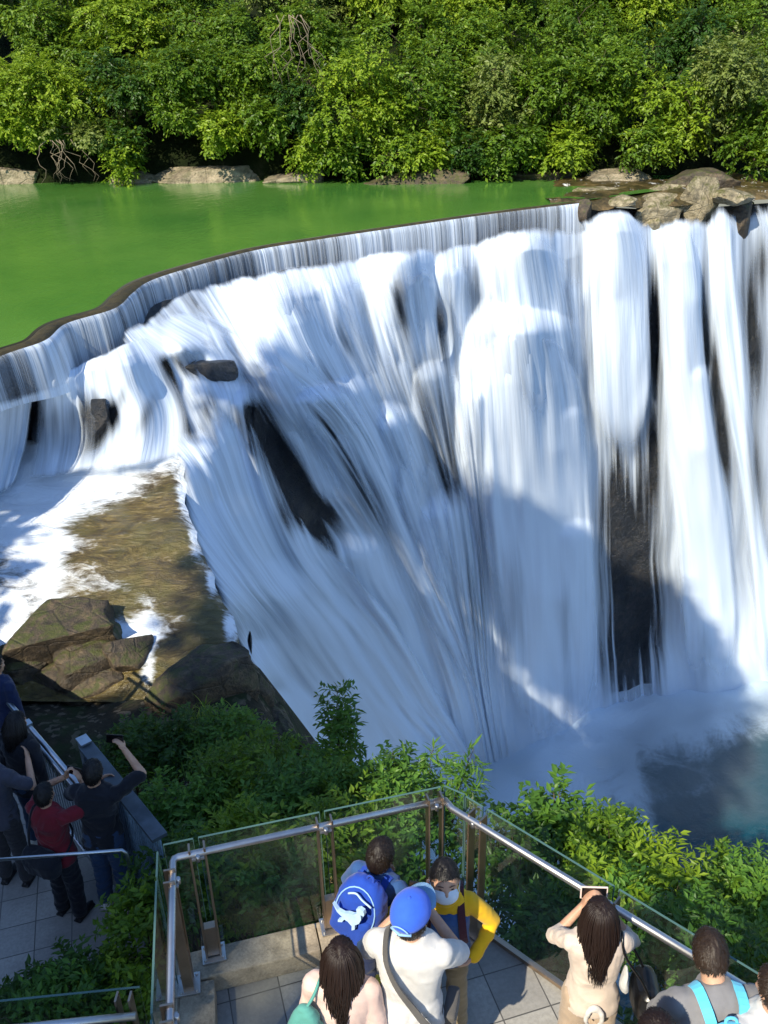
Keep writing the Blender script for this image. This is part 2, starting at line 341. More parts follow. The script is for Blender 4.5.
# the weir curtain
bot=[(-160,475),(-80,430),(0,402),(40,392),(62,384),(110,368),(128,352),(145,335),(180,308),(250,300),(320,292),(400,286),(490,280),(580,250)]
wl=[]
for (a,b) in zip(CREST,bot):
    A=np.array(aty(a[0],a[1]+1,atz(a[0],a[1],.6)[1])); wl.append((a,b))
nu=420; Cc=catmull(np.array(CREST,float),nu); Bc=catmull(np.array(bot,float),nu); nvv=14
cy0=np.array([atz(p[0],p[1],.6)[1] for p in Cc]); V=[];UV=[];D=[]
c3=np.array([atz(p[0],p[1],.6) for p in Cc]); al=np.concatenate([[0],np.cumsum(np.linalg.norm(np.diff(c3,axis=0),axis=1))])
tang=np.gradient(c3,axis=0); tang/=np.linalg.norm(tang,axis=1)[:,None]; outn=np.stack([tang[:,1],-tang[:,0],tang[:,2]*0],1)
notch=fbm(np.stack([al*1.3,al*0,al*0],1),1,3,3)
for i in range(nu):
    b3=back(Bc[i][None],np.array([cy0[i]-.35]))[0]; H=max(.35,.6-b3[2])
    for j in range(nvv):
        t=j/(nvv-1); lean=.09+.20*t**.6*(1+.15*notch[i])
        V.append(c3[i]+outn[i]*lean+np.array([0,0,.012-(H+.15)*t**1.3])); UV.append((al[i],t*.9)); D.append(.55+.13*notch[i]-.12*t+(.2 if t>.85 else 0))
wc=mobj('weir_water',np_mesh('weir_water',V,grid_faces(nu,nvv),M['weirwater'],attrs={'dens':D},uv=UV)); tag(wc,kind='structure')
# weir body: dark wet masonry wall under the curtain and its algae lip
def strip(curve3,offs,name,mat):
    """extrude profile offs [(out,z)] along the crest"""
    V=[];k=len(offs)
    for i in range(len(curve3)):
        w_=.035*fbm(np.array([[al[i]*1.2,j*.7,0] for j in range(k)]),1,3,4)
        for j,(o_,z_) in enumerate(offs): V.append(curve3[i]+outn[i]*(o_+w_[j])+np.array([0,0,z_]))
    ob=mobj(name,np_mesh(name,V,grid_faces(len(curve3),k),mat)); return ob
wb=empty('weir',tuple(c3[nu//2]),'algae brown weir lip that the whole river spills over','weir')
for nm_,pr_,mt_ in (('lip',[(-.40,-.35),(-.30,-.02),(-.15,.035),(.0,.03),(.07,-.03)],'lip'),('wall',[(.065,-.02),(.06,-.3),(.06,-.6),(.05,-.85)],'cliff')):
    o_=strip(c3-c3[nu//2],pr_,nm_,M[mt_]); o_.parent=wb
SH=[
 dict(lines=[[(138,322),(168,372),(186,440),(192,505),(216,575),(246,650),(286,730),(330,800)],[(185,288),(215,340),(240,390),(258,450),(285,520),(325,600),(375,700),(415,810)],[(240,274),(265,340),(290,390),(322,440),(352,500),(390,590),(435,690),(470,800)],[(305,262),(325,330),(350,390),(378,450),(405,520),(435,600),(468,700),(490,795)],[(368,252),(385,320),(400,380),(422,450),(442,520),(462,610),(480,700),(498,790)],[(428,246),(436,320),(445,390),(455,450),(468,520),(478,610),(488,700),(505,788)],[(480,236),(480,320),(482,390),(486,450),(490,520),(497,610),(504,700),(515,785)],[(530,226),(535,320),(540,390),(542,450),(545,520),(548,610),(552,700),(556,775)],[(580,225),(584,320),(588,390),(594,450),(597,520),(600,610),(603,700),(606,765)],[(615,215),(618,320),(622,390),(626,450),(630,520),(634,610),(638,700),(642,750)],[(650,218),(655,320),(656,390),(660,450),(664,520),(668,610),(672,700),(676,735)],[(700,215),(706,320),(712,390),(720,450),(728,520),(736,610),(741,700),(744,725)],[(760,205),(770,320),(780,390),(788,450),(796,520),(802,610),(806,690),(810,710)],[(850,200),(865,320),(880,390),(888,450),(896,520),(902,610),(906,690),(910,705)]],B=0,dens=.63,edge=.01,seed=16,nu=430,nv=200,top=.02,dy=-.02,denst=[(0,.12),(.2,.02),(.6,-.02),(.85,.12),(1,.25)],usegap=1.0,bot=.05),
 # far-left cascades
 dict(lines=[[(-90,400),(-100,450),(-110,490),(-120,540)],[(-30,385),(-40,430),(-50,470),(-60,520)],[(10,378),(8,425),(4,460),(-6,505)],[(42,370),(36,404),(30,444),(14,490)]],B=.25,dens=.8,edge=.12,seed=1,bot=.12),
 dict(lines=[[(34,374),(26,410),(22,448),(12,490)],[(75,364),(78,396),(80,436),(72,480)],[(112,348),(124,385),(138,425),(130,474)],[(150,330),(176,368),(196,408),(206,462)]],B=.3,dens=.82,edge=.15,seed=2,bot=.1),
 dict(lines=[[(112,330),(120,345),(128,360),(134,378)],[(130,322),(142,338),(158,352),(172,372)],[(160,312),(180,322),(205,335),(225,352)],[(190,300),(215,310),(245,325),(262,345)]],B=.15,dens=.86,edge=.3,top=.25,seed=3,bot=.4),
 dict(lines=[[(150,345),(168,372),(184,410),(192,455),(200,500)],[(175,338),(196,362),(214,400),(224,440),(238,490)],[(205,330),(222,352),(238,385),(246,420),(256,470)],[(230,318),(245,345),(262,370),(270,400),(285,440)]],B=.25,dens=.78,edge=.3,top=.3,seed=4,bot=.15),
 # long slide off the rock shelf, running down to the right
 dict(lines=[[(152,432),(176,462),(180,505),(198,560),(224,615),(240,660),(275,730),(330,800)],[(190,420),(212,462),(228,515),(258,575),(300,640),(338,700),(378,760),(410,815)],[(222,398),(240,440),(262,500),(296,560),(350,620),(398,690),(440,750),(465,815)],[(232,390),(256,420),(285,480),(330,545),(388,610),(432,680),(470,750),(495,815)]],B=.35,dens=.94,edge=.12,top=.12,seed=5,dy=.12,nv=160,bot=.03),
 # centre mound and its drapes
 dict(lines=[[(205,322),(222,352),(238,384),(268,405),(302,432),(334,486),(356,540),(392,600),(440,685),(475,790)],[(248,300),(262,330),(278,360),(312,388),(346,424),(372,474),(398,535),(430,605),(465,685),(495,790)],[(300,284),(315,318),(330,352),(355,400),(380,450),(405,510),(430,565),(455,625),(482,700),(512,790)],[(348,276),(362,308),(377,345),(396,400),(412,450),(428,510),(446,565),(466,625),(492,700),(520,790)]],B=.4,dens=.72,edge=.4,top=.15,bot=.2,seed=6,nv=170,bulge_t=[(0,1),(.35,1),(.6,.5),(1,.3)]),
 dict(lines=[[(352,274),(366,300),(382,340),(405,400),(422,460),(440,530),(455,610),(470,700),(485,790)],[(385,256),(392,288),(402,330),(420,382),(436,450),(450,520),(462,600),(476,700),(492,790)],[(425,251),(430,288),(436,330),(442,380),(452,450),(463,520),(471,600),(482,700),(500,790)],[(458,262),(464,300),(460,350),(462,400),(467,460),(476,530),(484,620),(494,700),(510,790)]],B=.4,dens=.68,edge=.45,top=.15,bot=.2,seed=7,nv=170,bulge_t=[(0,1),(.35,.8),(.6,.4),(1,.3)]),
 # fan behind the big bulge
 dict(lines=[[(474,252),(474,290),(476,340),(480,400),(486,450)],[(505,237),(507,280),(512,340),(520,400),(526,450)],[(535,233),(542,270),(554,330),(566,400),(574,460)],[(560,240),(572,280),(588,340),(600,420),(606,490)]],B=.6,dens=.84,edge=.4,top=.1,seed=8,dy=.1,bot=.5,denst=[(0,0),(.5,-.05),(1,-.3)]),
 # big bulge
 dict(lines=[[(480,350),(468,372),(465,405),(465,450),(467,520),(474,600),(483,700),(490,790)],[(494,330),(491,350),(490,400),(492,470),(498,540),(505,620),(510,700),(516,788)],[(524,322),(528,345),(533,400),(537,470),(541,540),(546,620),(549,700),(553,780)],[(550,328),(563,352),(577,400),(584,470),(588,540),(590,620),(591,700),(593,765)],[(566,345),(588,378),(602,420),(604,480),(602,540),(604,620),(605,700),(606,755)]],B=.5,dens=.76,edge=.45,top=.2,bot=.2,seed=9,nv=170,dy=.35,bulge_t=[(0,.8),(.25,1),(.6,.6),(1,.4)]),
 # right hand streams
 dict(lines=[[(572,212),(578,255),(580,320),(585,400),(596,450),(600,500)],[(600,211),(606,250),(608,320),(612,400),(618,450),(622,495)],[(625,210),(636,250),(641,320),(643,380),(644,430),(642,480)],[(641,220),(653,255),(656,320),(656,370),(653,420),(650,465)]],B=.7,dens=.86,edge=.38,top=.05,seed=10,dy=.1,bot=.4),
 dict(lines=[[(649,232),(658,270),(656,330),(654,385),(658,450),(665,520),(670,600),(672,710)],[(664,222),(671,270),(672,330),(675,400),(682,470),(688,540),(692,620),(692,715)],[(684,224),(692,270),(696,330),(703,400),(713,470),(721,540),(727,620),(729,715)],[(696,234),(704,280),(708,330),(718,400),(728,470),(737,540),(744,620),(747,712)]],B=.8,dens=.86,edge=.4,top=.05,bot=.16,seed=11,nv=170,dy=.2),
 dict(lines=[[(706,204),(704,260),(706,320),(712,380),(726,440),(738,520),(748,600),(752,705)],[(719,203),(722,260),(728,320),(738,400),(750,480),(760,560),(768,640),(771,705)],[(735,208),(742,260),(751,320),(757,400),(765,480),(776,560),(786,640),(792,705)]],B=.5,dens=.82,edge=.4,top=.05,bot=.16,seed=12,nv=150,dy=.1),
 dict(lines=[[(742,196),(752,260),(760,330),(768,420),(778,520),(784,610),(790,700)],[(762,192),(772,260),(782,330),(792,420),(800,520),(806,610),(810,700)],[(800,192),(815,260),(825,330),(835,420),(845,520),(850,610),(855,700)],[(850,192),(870,260),(890,330),(900,420),(905,520),(910,610),(915,700)]],B=.4,dens=.66,edge=.3,seed=13,nv=150),
]
for s_ in SH: sheet(**s_)
BL=[catmull(np.array(l,float),200) for l in eval(repr(SH[0]['lines']))]; BG=np.stack(BL)
def bpx(u,t):
    u=np.clip(u,0,1)*(len(BL)-1); i=int(min(u,len(BL)-2)); f=u-i; t=np.clip(t,0,1)*199; j=int(min(t,198)); g=t-j
    a=BG[i,j]*(1-g)+BG[i,j+1]*g; b=BG[i+1,j]*(1-g)+BG[i+1,j+1]*g; return a*(1-f)+b*f
lr=random.Random(31)
LOBES=[(.10,.03,.05,.30),(.17,.06,.06,.35),(.235,.03,.06,.30),(.30,.04,.055,.34),(.365,.02,.05,.28),(.43,.04,.05,.30),(.50,.02,.06,.3),(.14,.20,.045,.36),(.21,.17,.05,.34),(.27,.22,.05,.36),(.33,.20,.045,.34),(.40,.22,.045,.36),
 (.12,.38,.05,.4),(.19,.40,.05,.4),(.25,.45,.05,.4),(.31,.42,.05,.4),(.37,.45,.04,.4),(.56,.10,.04,.4),(.60,.03,.04,.4),(.66,.03,.035,.4),(.69,.12,.035,.4),(.74,.05,.03,.4),(.77,.12,.03,.5),(.83,.04,.03,.5),(.87,.10,.03,.5),(.53,.25,.035,.4),(.45,.45,.04,.4),(.57,.45,.04,.45),(.78,.4,.03,.4)]
for q,(u0,t0,du,Lt) in enumerate(LOBES):
    u0+=lr.uniform(-.012,.012); t0+=lr.uniform(-.02,.02); ls=[]
    for k in range(5):
        a=(k/4*2-1); tt0=t0+.045*a*a*lr.uniform(.7,1.3); ls.append([tuple(bpx(u0+a*du*(.85+.15*min(1,m*1.6)),tt0+Lt*m)) for m in (0,.08,.2,.4,.6,.8,1.0)])
    sheet(ls,B=lr.uniform(.10,.2),nu=40,nv=90,dens=.72,edge=.7,top=.22,bot=.5,seed=40+q,dy=.12+.05*(q%3),usegap=.9,bulge_t=[(0,.9),(.2,1),(.7,.5),(1,.15)])

# ================================================================ RIVER, BANKS, POOL
def tri_fan_strip(A,Bc,name,mat,rows=40,z=None):
    A=np.asarray(A,float);Bc=np.asarray(Bc,float);V=[]
    for i in range(len(A)):
        for j in range(rows): V.append(A[i]+(Bc[i]-A[i])*(j/(rows-1))**1.3)
    return mobj(name,np_mesh(name,V,grid_faces(len(A),rows),mat))
i0=c3-outn*.35; i0[:,2]=.60
far=catmull(np.array([(-70,6,.6),(-60,30,.6),(-40,45,.6),(-20,45,.6),(0,45,.6),(12,42,.6),(16,36,.6)]),len(i0))
rv=tri_fan_strip(i0,far,'river',M['river']); tag(rv,kind='structure')
# rocky bed right of the weir
def bed_mat():
    t=NT('shallow river bed'); v=t.coord(); n=t.noise(v,1.2,7,.7,.4); n2=t.noise(v,7,6,.7)
    c=t.ramp(t.mix(.4,n,n2),[(.38,(.014,.014,.006)),(.5,(.06,.045,.016)),(.62,(.17,.12,.05))])
    fo=t.mr(t.noise(t.coord((1,.4,1)),2.6,6,.75),.60,.68)
    c=t.mix(fo,c,(.75,.75,.72))
    return t.done(t.bsdf(c,.3,.5,t.bump(n2,.7,.06)))
M['bed']=bed_mat()
nx,ny=90,60; X,Y=np.meshgrid(np.linspace(5.6,34,nx),np.linspace(0,1,ny),indexing='ij')
yf=np.interp(X,[5.6,6.5,16,34],[29.8,30.2,31.6,33.2]); Yw=yf+Y*14
Z=.60+.35*np.clip(Y*14-2,0,3)/3*0+.12*fbm(np.stack([X.ravel(),Yw.ravel(),X.ravel()*0],1),.7,5,6).reshape(X.shape)-np.clip(.03-Y,0,1)*8
bd=mobj('riverbed',np_mesh('riverbed',np.stack([X,Yw,Z],2).reshape(-1,3),grid_faces(nx,ny),M['bed'])); tag(bd,kind='structure')
# wooded slope beyond the river
nx,ny=200,70; X,T=np.meshgrid(np.linspace(-85,85,nx),np.linspace(0,1,ny),indexing='ij')
shore=np.interp(X,[-85,-60,-20,-8,0,7,14,30,85],[20,28,39.6,38.4,37.4,35.9,36.2,36.5,40])
D=T**1.6*60; Yw=shore+D
Z=.25+np.where(D<1.2,D*1.6,1.92+(D-1.2)*.55); n=fbm(np.stack([X.ravel(),Yw.ravel(),Z.ravel()],1),.35,5,7).reshape(X.shape)
Z=Z+n*np.clip(D,0,1)*.9; Yw=Yw-n*.5
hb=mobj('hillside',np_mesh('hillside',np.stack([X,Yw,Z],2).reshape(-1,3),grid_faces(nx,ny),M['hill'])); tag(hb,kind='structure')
# plunge pool
def pool_mat():
    t=NT('plunge pool water'); v=t.coord(); 
    f=t.attr('foam'); a=t.noise(t.coord((1,1,1),rot=(0,0,.9)),.55,8,.72,1.2); b=t.noise(v,3.0,5,.7,1.0)
    m=t.mr(t.math('ADD',t.math('ADD',t.math('MULTIPLY',a,.75),t.math('MULTIPLY',b,.25)),t.math('SUBTRACT',f,.5)),.42,.80)
    w=t.bsdf((.004,.052,.078),.15,.5,t.bump(t.noise(v,2.2,5,.6),.6,.12))
    fo=t.n('BsdfDiffuse',Color=(.66,.80,.93),Normal=t.bump(a,.5,.4)).outputs[0]
    return t.done(t.n('MixShader',i0=m,i1=w,i2=fo).outputs[0])
M['pool']=pool_mat()
nx,ny=150,120; X,Y=np.meshgrid(np.linspace(-12,60,nx),np.linspace(6,46,ny),indexing='ij')
# distance in front of the wall foot (polyline)
foot=np.array([(-6,14),(-1,17.5),(1.5,23),(4.5,25.6),(8.4,28.2),(10.5,28.6),(15,29.3),(30,31.5)])
def dist_poly(X,Y,P):
    best=np.full(X.shape,1e9)
    for a,b in zip(P,P[1:]):
        d=b-a; t=np.clip(((X-a[0])*d[0]+(Y-a[1])*d[1])/(d@d),0,1); best=np.minimum(best,np.hypot(X-a[0]-t*d[0],Y-a[1]-t*d[1]))
    return best
dd=dist_poly(X,Y,foot); side=np.where(X>9,.6,1.0)
foam=np.clip(1.12-dd/ (9.5*side+3.2*fbm(np.stack([X.ravel(),Y.ravel(),X.ravel()*0],1),.25,3,8).reshape(X.shape)),-.04,1.1)
Z=-18.5+.25*np.clip(foam,0,1)*(.5+fbm(np.stack([X.ravel(),Y.ravel(),X.ravel()*0],1),.9,4,9).reshape(X.shape))
pl=mobj('plunge_pool',np_mesh('plunge_pool',np.stack([X,Y,Z],2).reshape(-1,3),grid_faces(nx,ny),M['pool'],attrs={'foam':foam.ravel()})); tag(pl,kind='structure')

# ---- unseen hill added at the left, ridge shaped to shade the lower falls and walkway
HY=[-40,-20,-14,-12,-10,-9,-6.5,-5.6,-1,.5,2.6,3.6,8,10,30]; HZ=[20.6,20.6,20.3,18.4,17.0,15.1,14.3,9.2,9,10,10.2,8,6,3,2]
nx,ny=60,120; X,Y=np.meshgrid(np.linspace(-60,-13.6,nx),np.linspace(-40,30,ny),indexing='ij')
top=np.interp(Y,HY,HZ)-.6; s_=np.clip((-13.6-X)/1.2,0,1)
Z=-2.5+(top+2.5)*s_**.6+np.clip(-16-X,0,60)*.25+fbm(np.stack([X.ravel(),Y.ravel(),X.ravel()*0],1),.5,4,15).reshape(X.shape)*.4
o=mobj('shade_hill',np_mesh('shade_hill',np.stack([X,Y,Z],2).reshape(-1,3),grid_faces(nx,ny),M['hill'])); tag(o,kind='structure')

# ---- spray drifting at the foot of the falls: a closed volume
def mist_mat():
    t=NT('drifting spray'); o=t.n('TexCoord').outputs['Object']; z=t.n('SeparateXYZ',i0=o).outputs[2]
    n=t.noise(o,.22,3,.6,.3); d=t.math('MULTIPLY',t.mr(z,0.0,5.0,1.0,0.0),t.mr(n,.40,.68,.1,1.0))
    v=t.n('VolumePrincipled',Color=(.68,.85,1.0),Density=t.math('MULTIPLY',d,.27),Anisotropy=.2)
    t.set(t.out.inputs['Volume'],v.outputs[0]); return t.m
M['mist']=mist_mat()
mb=MB(); out=[(-2.0,15.5),(.6,21),(3.4,24.5),(7.6,27.0),(10.5,27.4),(15,28.2),(24,29.5),(24,25),(16,22.5),(9.5,21.5),(5.5,19.5),(1.8,15.5)]
mb.poly([(x,y,0) for x,y in out],6.8,(0,0,1)); o=mb.build('mist',M['mist']); o.location=(0,0,-18.6); tag(o,kind='stuff')
# ================================================================ ROCK SHELF with thin brown water
FOAM=[(0,455,60,22,.9),(70,470,60,22,.9),(150,455,45,20,.9),(10,520,40,50,.9),(45,560,22,40,.7),(0,600,30,30,.6),(60,500,45,25,.7),(125,490,45,14,.35),(70,605,30,12,.6),(140,628,45,16,.75),(110,640,20,14,.5),
      (186,490,9,26,1.0),(196,535,8,24,.8),(212,575,9,22,.9),(230,620,9,22,.9),(243,655,7,14,.5),(148,660,10,40,.7),(10,640,25,30,.8),(70,545,40,9,.45),(120,585,30,8,.4),(160,520,25,7,.35),(90,575,30,14,.4),(150,600,30,8,.35),(165,560,20,6,.3)]
def shelf_mat():
    t=NT('brown algae shelf under running water'); v=t.n('TexCoord').outputs['Object']
    vr=t.n('Mapping',i0=v,Rotation=(0,0,R(-28)),Scale=(.6,1.3,1)).outputs[0]
    a=t.noise(vr,1.7,7,.68,2.2); b=t.noise(vr,6,6,.7,1.2); f=t.attr('foam')
    c=t.ramp(t.mix(.45,a,b),[(.36,(.025,.018,.008)),(.47,(.085,.060,.018)),(.56,(.16,.12,.035)),(.68,(.33,.27,.16))])
    c=t.mix(t.mr(t.noise(v,1.1,4,.6),.45,.65,0,.6),c,(.09,.085,.018))
    x=t.math('ADD',t.math('ADD',t.math('MULTIPLY',a,.6),t.math('MULTIPLY',b,.4)),t.math('SUBTRACT',f,.5))
    m=t.mr(x,.38,.66)
    w=t.bsdf(c,.22,.6,t.bump(t.math('ADD',a,t.math('MULTIPLY',b,.4)),.8,.12))
    fo=t.n('BsdfDiffuse',Color=(.80,.87,.95),Normal=t.bump(a,.6,.2)).outputs[0]
    return t.done(t.n('MixShader',i0=m,i1=w,i2=fo).outputs[0])
M['shelf']=shelf_mat()
lipx=catmull(np.array([(188,440),(184,458),(186,478),(189,505),(198,535),(210,562),(224,592),(236,622),(245,650),(250,675),(250,700)],float),90); lipx[:,0]+=7*fbm(np.stack([lipx[:,1]*.035,lipx[:,1]*0,lipx[:,1]*0+3],1),1,4,5)-1
nu=110; V=[];FA=[]
for u in np.linspace(0,1,nu):
    V.append(np.stack([-170+(lipx[:,0]+170)*u,lipx[:,1]],1))
P=np.array(V).reshape(-1,2); U=np.repeat(np.linspace(0,1,nu),90)
P[:,1]+=np.clip((120-P[:,0])/120,0,1.5)*14*0
# shelf height follows its own gentle plane, not the falls' relief
def shelf_z(P): return np.interp(P[:,1],[430,480,560,620,690,760],[-1.45,-1.85,-2.05,-2.35,-2.8,-3.1])
Y0=np.array([atz(p[0],p[1],z)[1] for p,z in zip(P,shelf_z(P))]); Q=back(P,Y0)
n=fbm(Q*np.array([.6,1.3,.5]),1.1,5,11); edge=np.clip((1-U)/.05,0,1)
Q[:,2]+=.07*n-.12*(1-edge)**2
foam=np.zeros(len(P))
for (x,y,rx,ry,am) in FOAM: foam+=am*np.exp(-(((P[:,0]-x)/rx)**2+((P[:,1]-y)/ry)**2))
foam=.20+foam*.58
sh=np_mesh('rock_shelf',Q,grid_faces(nu,90),M['shelf'],attrs={'foam':np.clip(foam,0,1)})
o=mobj('rock_shelf',sh); tag(o,kind='structure')
# the shelf's overhanging right edge: a rock face below the lip
lp=Q.reshape(nu,90,3)[-1]; V=[]
for i in range(90):
    for j in range(14):
        t_=j/13; V.append(lp[i]+np.array([-.10-.45*t_**.5*(1 if i<60 else .3),.1*t_,-.02-3.5*t_]))
V=np.array(V); nn=fbm(V,.9,5,12); V[:,0]+=nn*.12*np.tile(np.linspace(0,1,14)>.05,90); 
o=mobj('shelf_edge',np_mesh('shelf_edge',V,grid_faces(90,14),M['dark_rock'])); tag(o,kind='structure')
# ================================================================ NEAR BANK ground
EP=np.array([(-2.1,11.2),(-1.9,10.2),(-1.7,9.4),(-1.3,8.3),(-.7,7.0),(.3,5.6),(1.9,4.4),(4,3.2),(14,-1)],float)
nx,ny=170,150; X,Y=np.meshgrid(np.linspace(-30,16,nx),np.linspace(-25,12.5,ny),indexing='ij')
d=dist_poly(X,Y,EP)
ye=np.interp(X,[-30,-2.1,-1.9,-1.7,-1.3,-.7,.3,1.9,4,14],[30,11.2,10.2,9.4,8.3,7.0,5.6,4.4,3.2,-1]); outm=Y>ye
zp=np.interp(X+.25*(Y-5),[-30,-9,-4,-1,1,3],[4,-2.2,-2.9,-2.95,-2.95,-2.4]); zp=np.where(Y<3.4,np.minimum(zp,-1.2),zp)
zp=zp+np.exp(-((Y-9)/.9)**2)*.22
Z=zp-np.where(outm,2.3*d,0)+.18*fbm(np.stack([X.ravel(),Y.ravel(),X.ravel()*0],1),.9,5,13).reshape(X.shape)
Z=np.maximum(Z,-19.2)
o=mobj('ground',np_mesh('ground',np.stack([X,Y,Z],2).reshape(-1,3),grid_faces(nx,ny),M['soil'])); tag(o,kind='structure')
def ground_z(x,y):
    i=(x+30)/46*(nx-1); j=(y+25)/37.5*(ny-1); i=min(max(int(i),0),nx-1); j=min(max(int(j),0),ny-1); return float(Z[i,j])
GN=(nx,ny,Z)
# ================================================================ ROCKS
def rock(name,c,r,mat,label,cat='rock',group=None,seed=0,rz=0,amp=.28,sq=.5,det=5):
    bm=bmesh.new(); bmesh.ops.create_icosphere(bm,subdivisions=det,radius=1); V=np.array([v.co[:] for v in bm.verts])
    k=np.abs(V).max(1)[:,None]; V=V*(1-sq)+V/k*sq*.85
    n=fbm(V,1.1,2,seed)*amp+fbm(V,3.2,4,seed+3)*amp*.32
    cell=np.round(fbm(V,.9,1,seed+8)*3)/3*amp*.3
    V=V*(1+n*.6)[:,None]; gg=np.random.default_rng(seed+500)
    for _ in range(14):
        nn=gg.normal(size=3); nn/=np.linalg.norm(nn); dd_=V@nn; lim=gg.uniform(.52,.85)*dd_.max(); ov=np.clip(dd_-lim,0,None); V=V-nn[None]*(ov*.93)[:,None]
    V=V*(1+.035*fbm(V,5.0,4,seed+9))[:,None]*np.array(r)*1.18
    for v,p in zip(bm.verts,V): v.co=p
    for f in bm.faces: f.smooth=True
    m=bpy.data.meshes.new(name); bm.to_mesh(m); bm.free(); m.materials.append(mat)
    o=mobj(name,m,loc=c); o.rotation_euler=(0,0,rz); return tag(o,label,cat,group)
def rk(px,py,z,r,mat,label,seed,rz=0,group=None,amp=.28,sq=.5,name='boulder',cat='rock'):
    p=atz(px,py,z); return rock(name,p,r,M[mat],label,cat,group,seed,rz,amp,sq)
def rky(px,py,dy,r,mat,label,seed,rz=0):
    p=aty(px,py,float(Yf([(px,py)])[0])+dy); return rock('boulder',p,r,M[mat],label,'rock',None,seed,rz)
# rocks by the shelf and the near bank
rk(62,640,-2.55,(.85,.6,.62),'dark_rock','flat topped brown rock jutting into the white water beside the shelf',21,.2,sq=.8)
rk(110,668,-2.9,(.8,.5,.5),'dark_rock','rounded grey boulder in front of the flat topped brown rock',22,.5)
rk(128,655,-2.6,(.34,.3,.32),'dark_rock','small knobbly rock with a sunlit crest beside the trickle',23,.1)
rk(200,690,-2.75,(.78,.45,.62),'dark_rock','large dark rock block at the lower corner of the brown shelf',24,.3,sq=.9,amp=.2)
rk(75,688,-3.0,(.95,.45,.45),'dark_rock','low grey stone slab half buried in the leaf litter',25,-.2)
rk(30,665,-2.9,(.6,.5,.45),'dark_rock','dark stone at the left edge below the white water',26,.9)
rk(250,705,-3.4,(.3,.4,.5),'dark_rock','dark wet rock hanging over the drop below the shelf',27,.3)
rk(285,748,-3.9,(.2,.45,.45),'dark_rock','narrow black rock edge beside the sapling',28,.55)
rky(200,370,.0,(.85,.40,.26),'cliff','brown rock breaking through the upper cascade',30,.3)
rky(74,424,.15,(.75,.45,.62),'cliff','round dark rock veiled by the far left cascade',31,0)
# right of the weir crest
rky(654,209,.2,(.95,.5,.48),'boulder','flat pale boulder at the top of the falls beside the weir',32,.2)
rky(697,199,.25,(.75,.5,.85),'boulder','tall mossy boulder between two streams at the lip',33,.7)
rky(650,222,.3,(.42,.4,.5),'boulder','dark wet boulder below the tall mossy boulder',34,.3)
rk(620,200,.65,(.4,.4,.16),'boulder','low brown rock next to the end of the weir',35,.3)
rky(741,220,.05,(.42,.4,.95),'dark_rock','mossy rock face between the two rightmost streams',36,.2)
rk(604,190,.6,(1.0,.5,.12),'boulder','low mossy stone in the shallow river bed',37,0)
rk(668,188,.6,(.8,.5,.16),'boulder','dark stone behind the flat pale boulder',38,.4)
rk(738,196,.6,(.7,.5,.25),'boulder','dark stone behind the rightmost stream',39,.4)
rky(584,214,.15,(.30,.35,.42),'dark_rock','small dark mossy rock at the very end of the weir',41,.3)
# far bank
for k,(px,py,w_,h_,lb) in enumerate([(215,172,2.8,.50,'long pale sandstone ledge at the water line of the far bank'),(15,174,1.6,.6,'pale sandstone ledge at the left edge of the far bank'),(135,173,1.3,.35,'small tan stone left of the long sandstone ledge'),
        (300,172,1.3,.4,'grey stone right of the long sandstone ledge'),(165,168,1.0,1.0,'dark overhanging rock above the long sandstone ledge'),(65,160,2.6,1.1,'dark undercut rock beneath the drooping pale tree'),
        (610,172,1.5,.35,'grey stone under the far trees beyond the river bed'),(530,170,1.6,.4,'low dark stone under the far trees'),(420,174,2.0,.4,'low dark ledge at the foot of the middle trees'),(700,178,1.2,.5,'dark stone under the tree at the right')]):
    p=atz(px,py+8,.6); rock('bank_rock',(p[0],p[1],.62),(w_,.8,h_),M['dark_rock'] if 'dark' in lb else M['bank'],lb,'rock',None,50+k,.0,.25,.6)
# ================================================================ VEGETATION
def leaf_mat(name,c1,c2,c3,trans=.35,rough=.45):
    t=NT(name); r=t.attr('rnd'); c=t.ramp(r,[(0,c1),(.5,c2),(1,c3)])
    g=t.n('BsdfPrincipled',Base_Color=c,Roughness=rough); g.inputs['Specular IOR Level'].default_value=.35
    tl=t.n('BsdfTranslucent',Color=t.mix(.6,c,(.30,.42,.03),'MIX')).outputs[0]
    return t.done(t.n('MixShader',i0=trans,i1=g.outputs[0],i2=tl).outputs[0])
LM={'mid':leaf_mat('mid green leaves',(.025,.070,.008),(.090,.175,.012),(.25,.37,.025)),
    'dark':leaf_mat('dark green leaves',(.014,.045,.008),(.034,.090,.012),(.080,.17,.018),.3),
    'lime':leaf_mat('yellow green leaves',(.07,.14,.010),(.20,.31,.018),(.36,.46,.035),.4),
    'pale':leaf_mat('pale olive leaves',(.05,.085,.02),(.15,.20,.04),(.28,.33,.09),.3),
    'bush':leaf_mat('garden bush leaves',(.03,.085,.015),(.075,.18,.025),(.17,.32,.035),.35),
    'dry':leaf_mat('dry brown leaves',(.10,.06,.02),(.20,.13,.05),(.30,.20,.08),.2)}
def bark_mat():
    t=NT('bark'); v=t.coord((1,1,.3)); n=t.noise(v,9,6,.7); c=t.ramp(n,[(.3,(.03,.022,.014)),(.6,(.12,.095,.065)),(.8,(.25,.21,.15))]); return t.done(t.bsdf(c,.9,.2,t.bump(n,.8,.02)))
M['bark']=bark_mat()
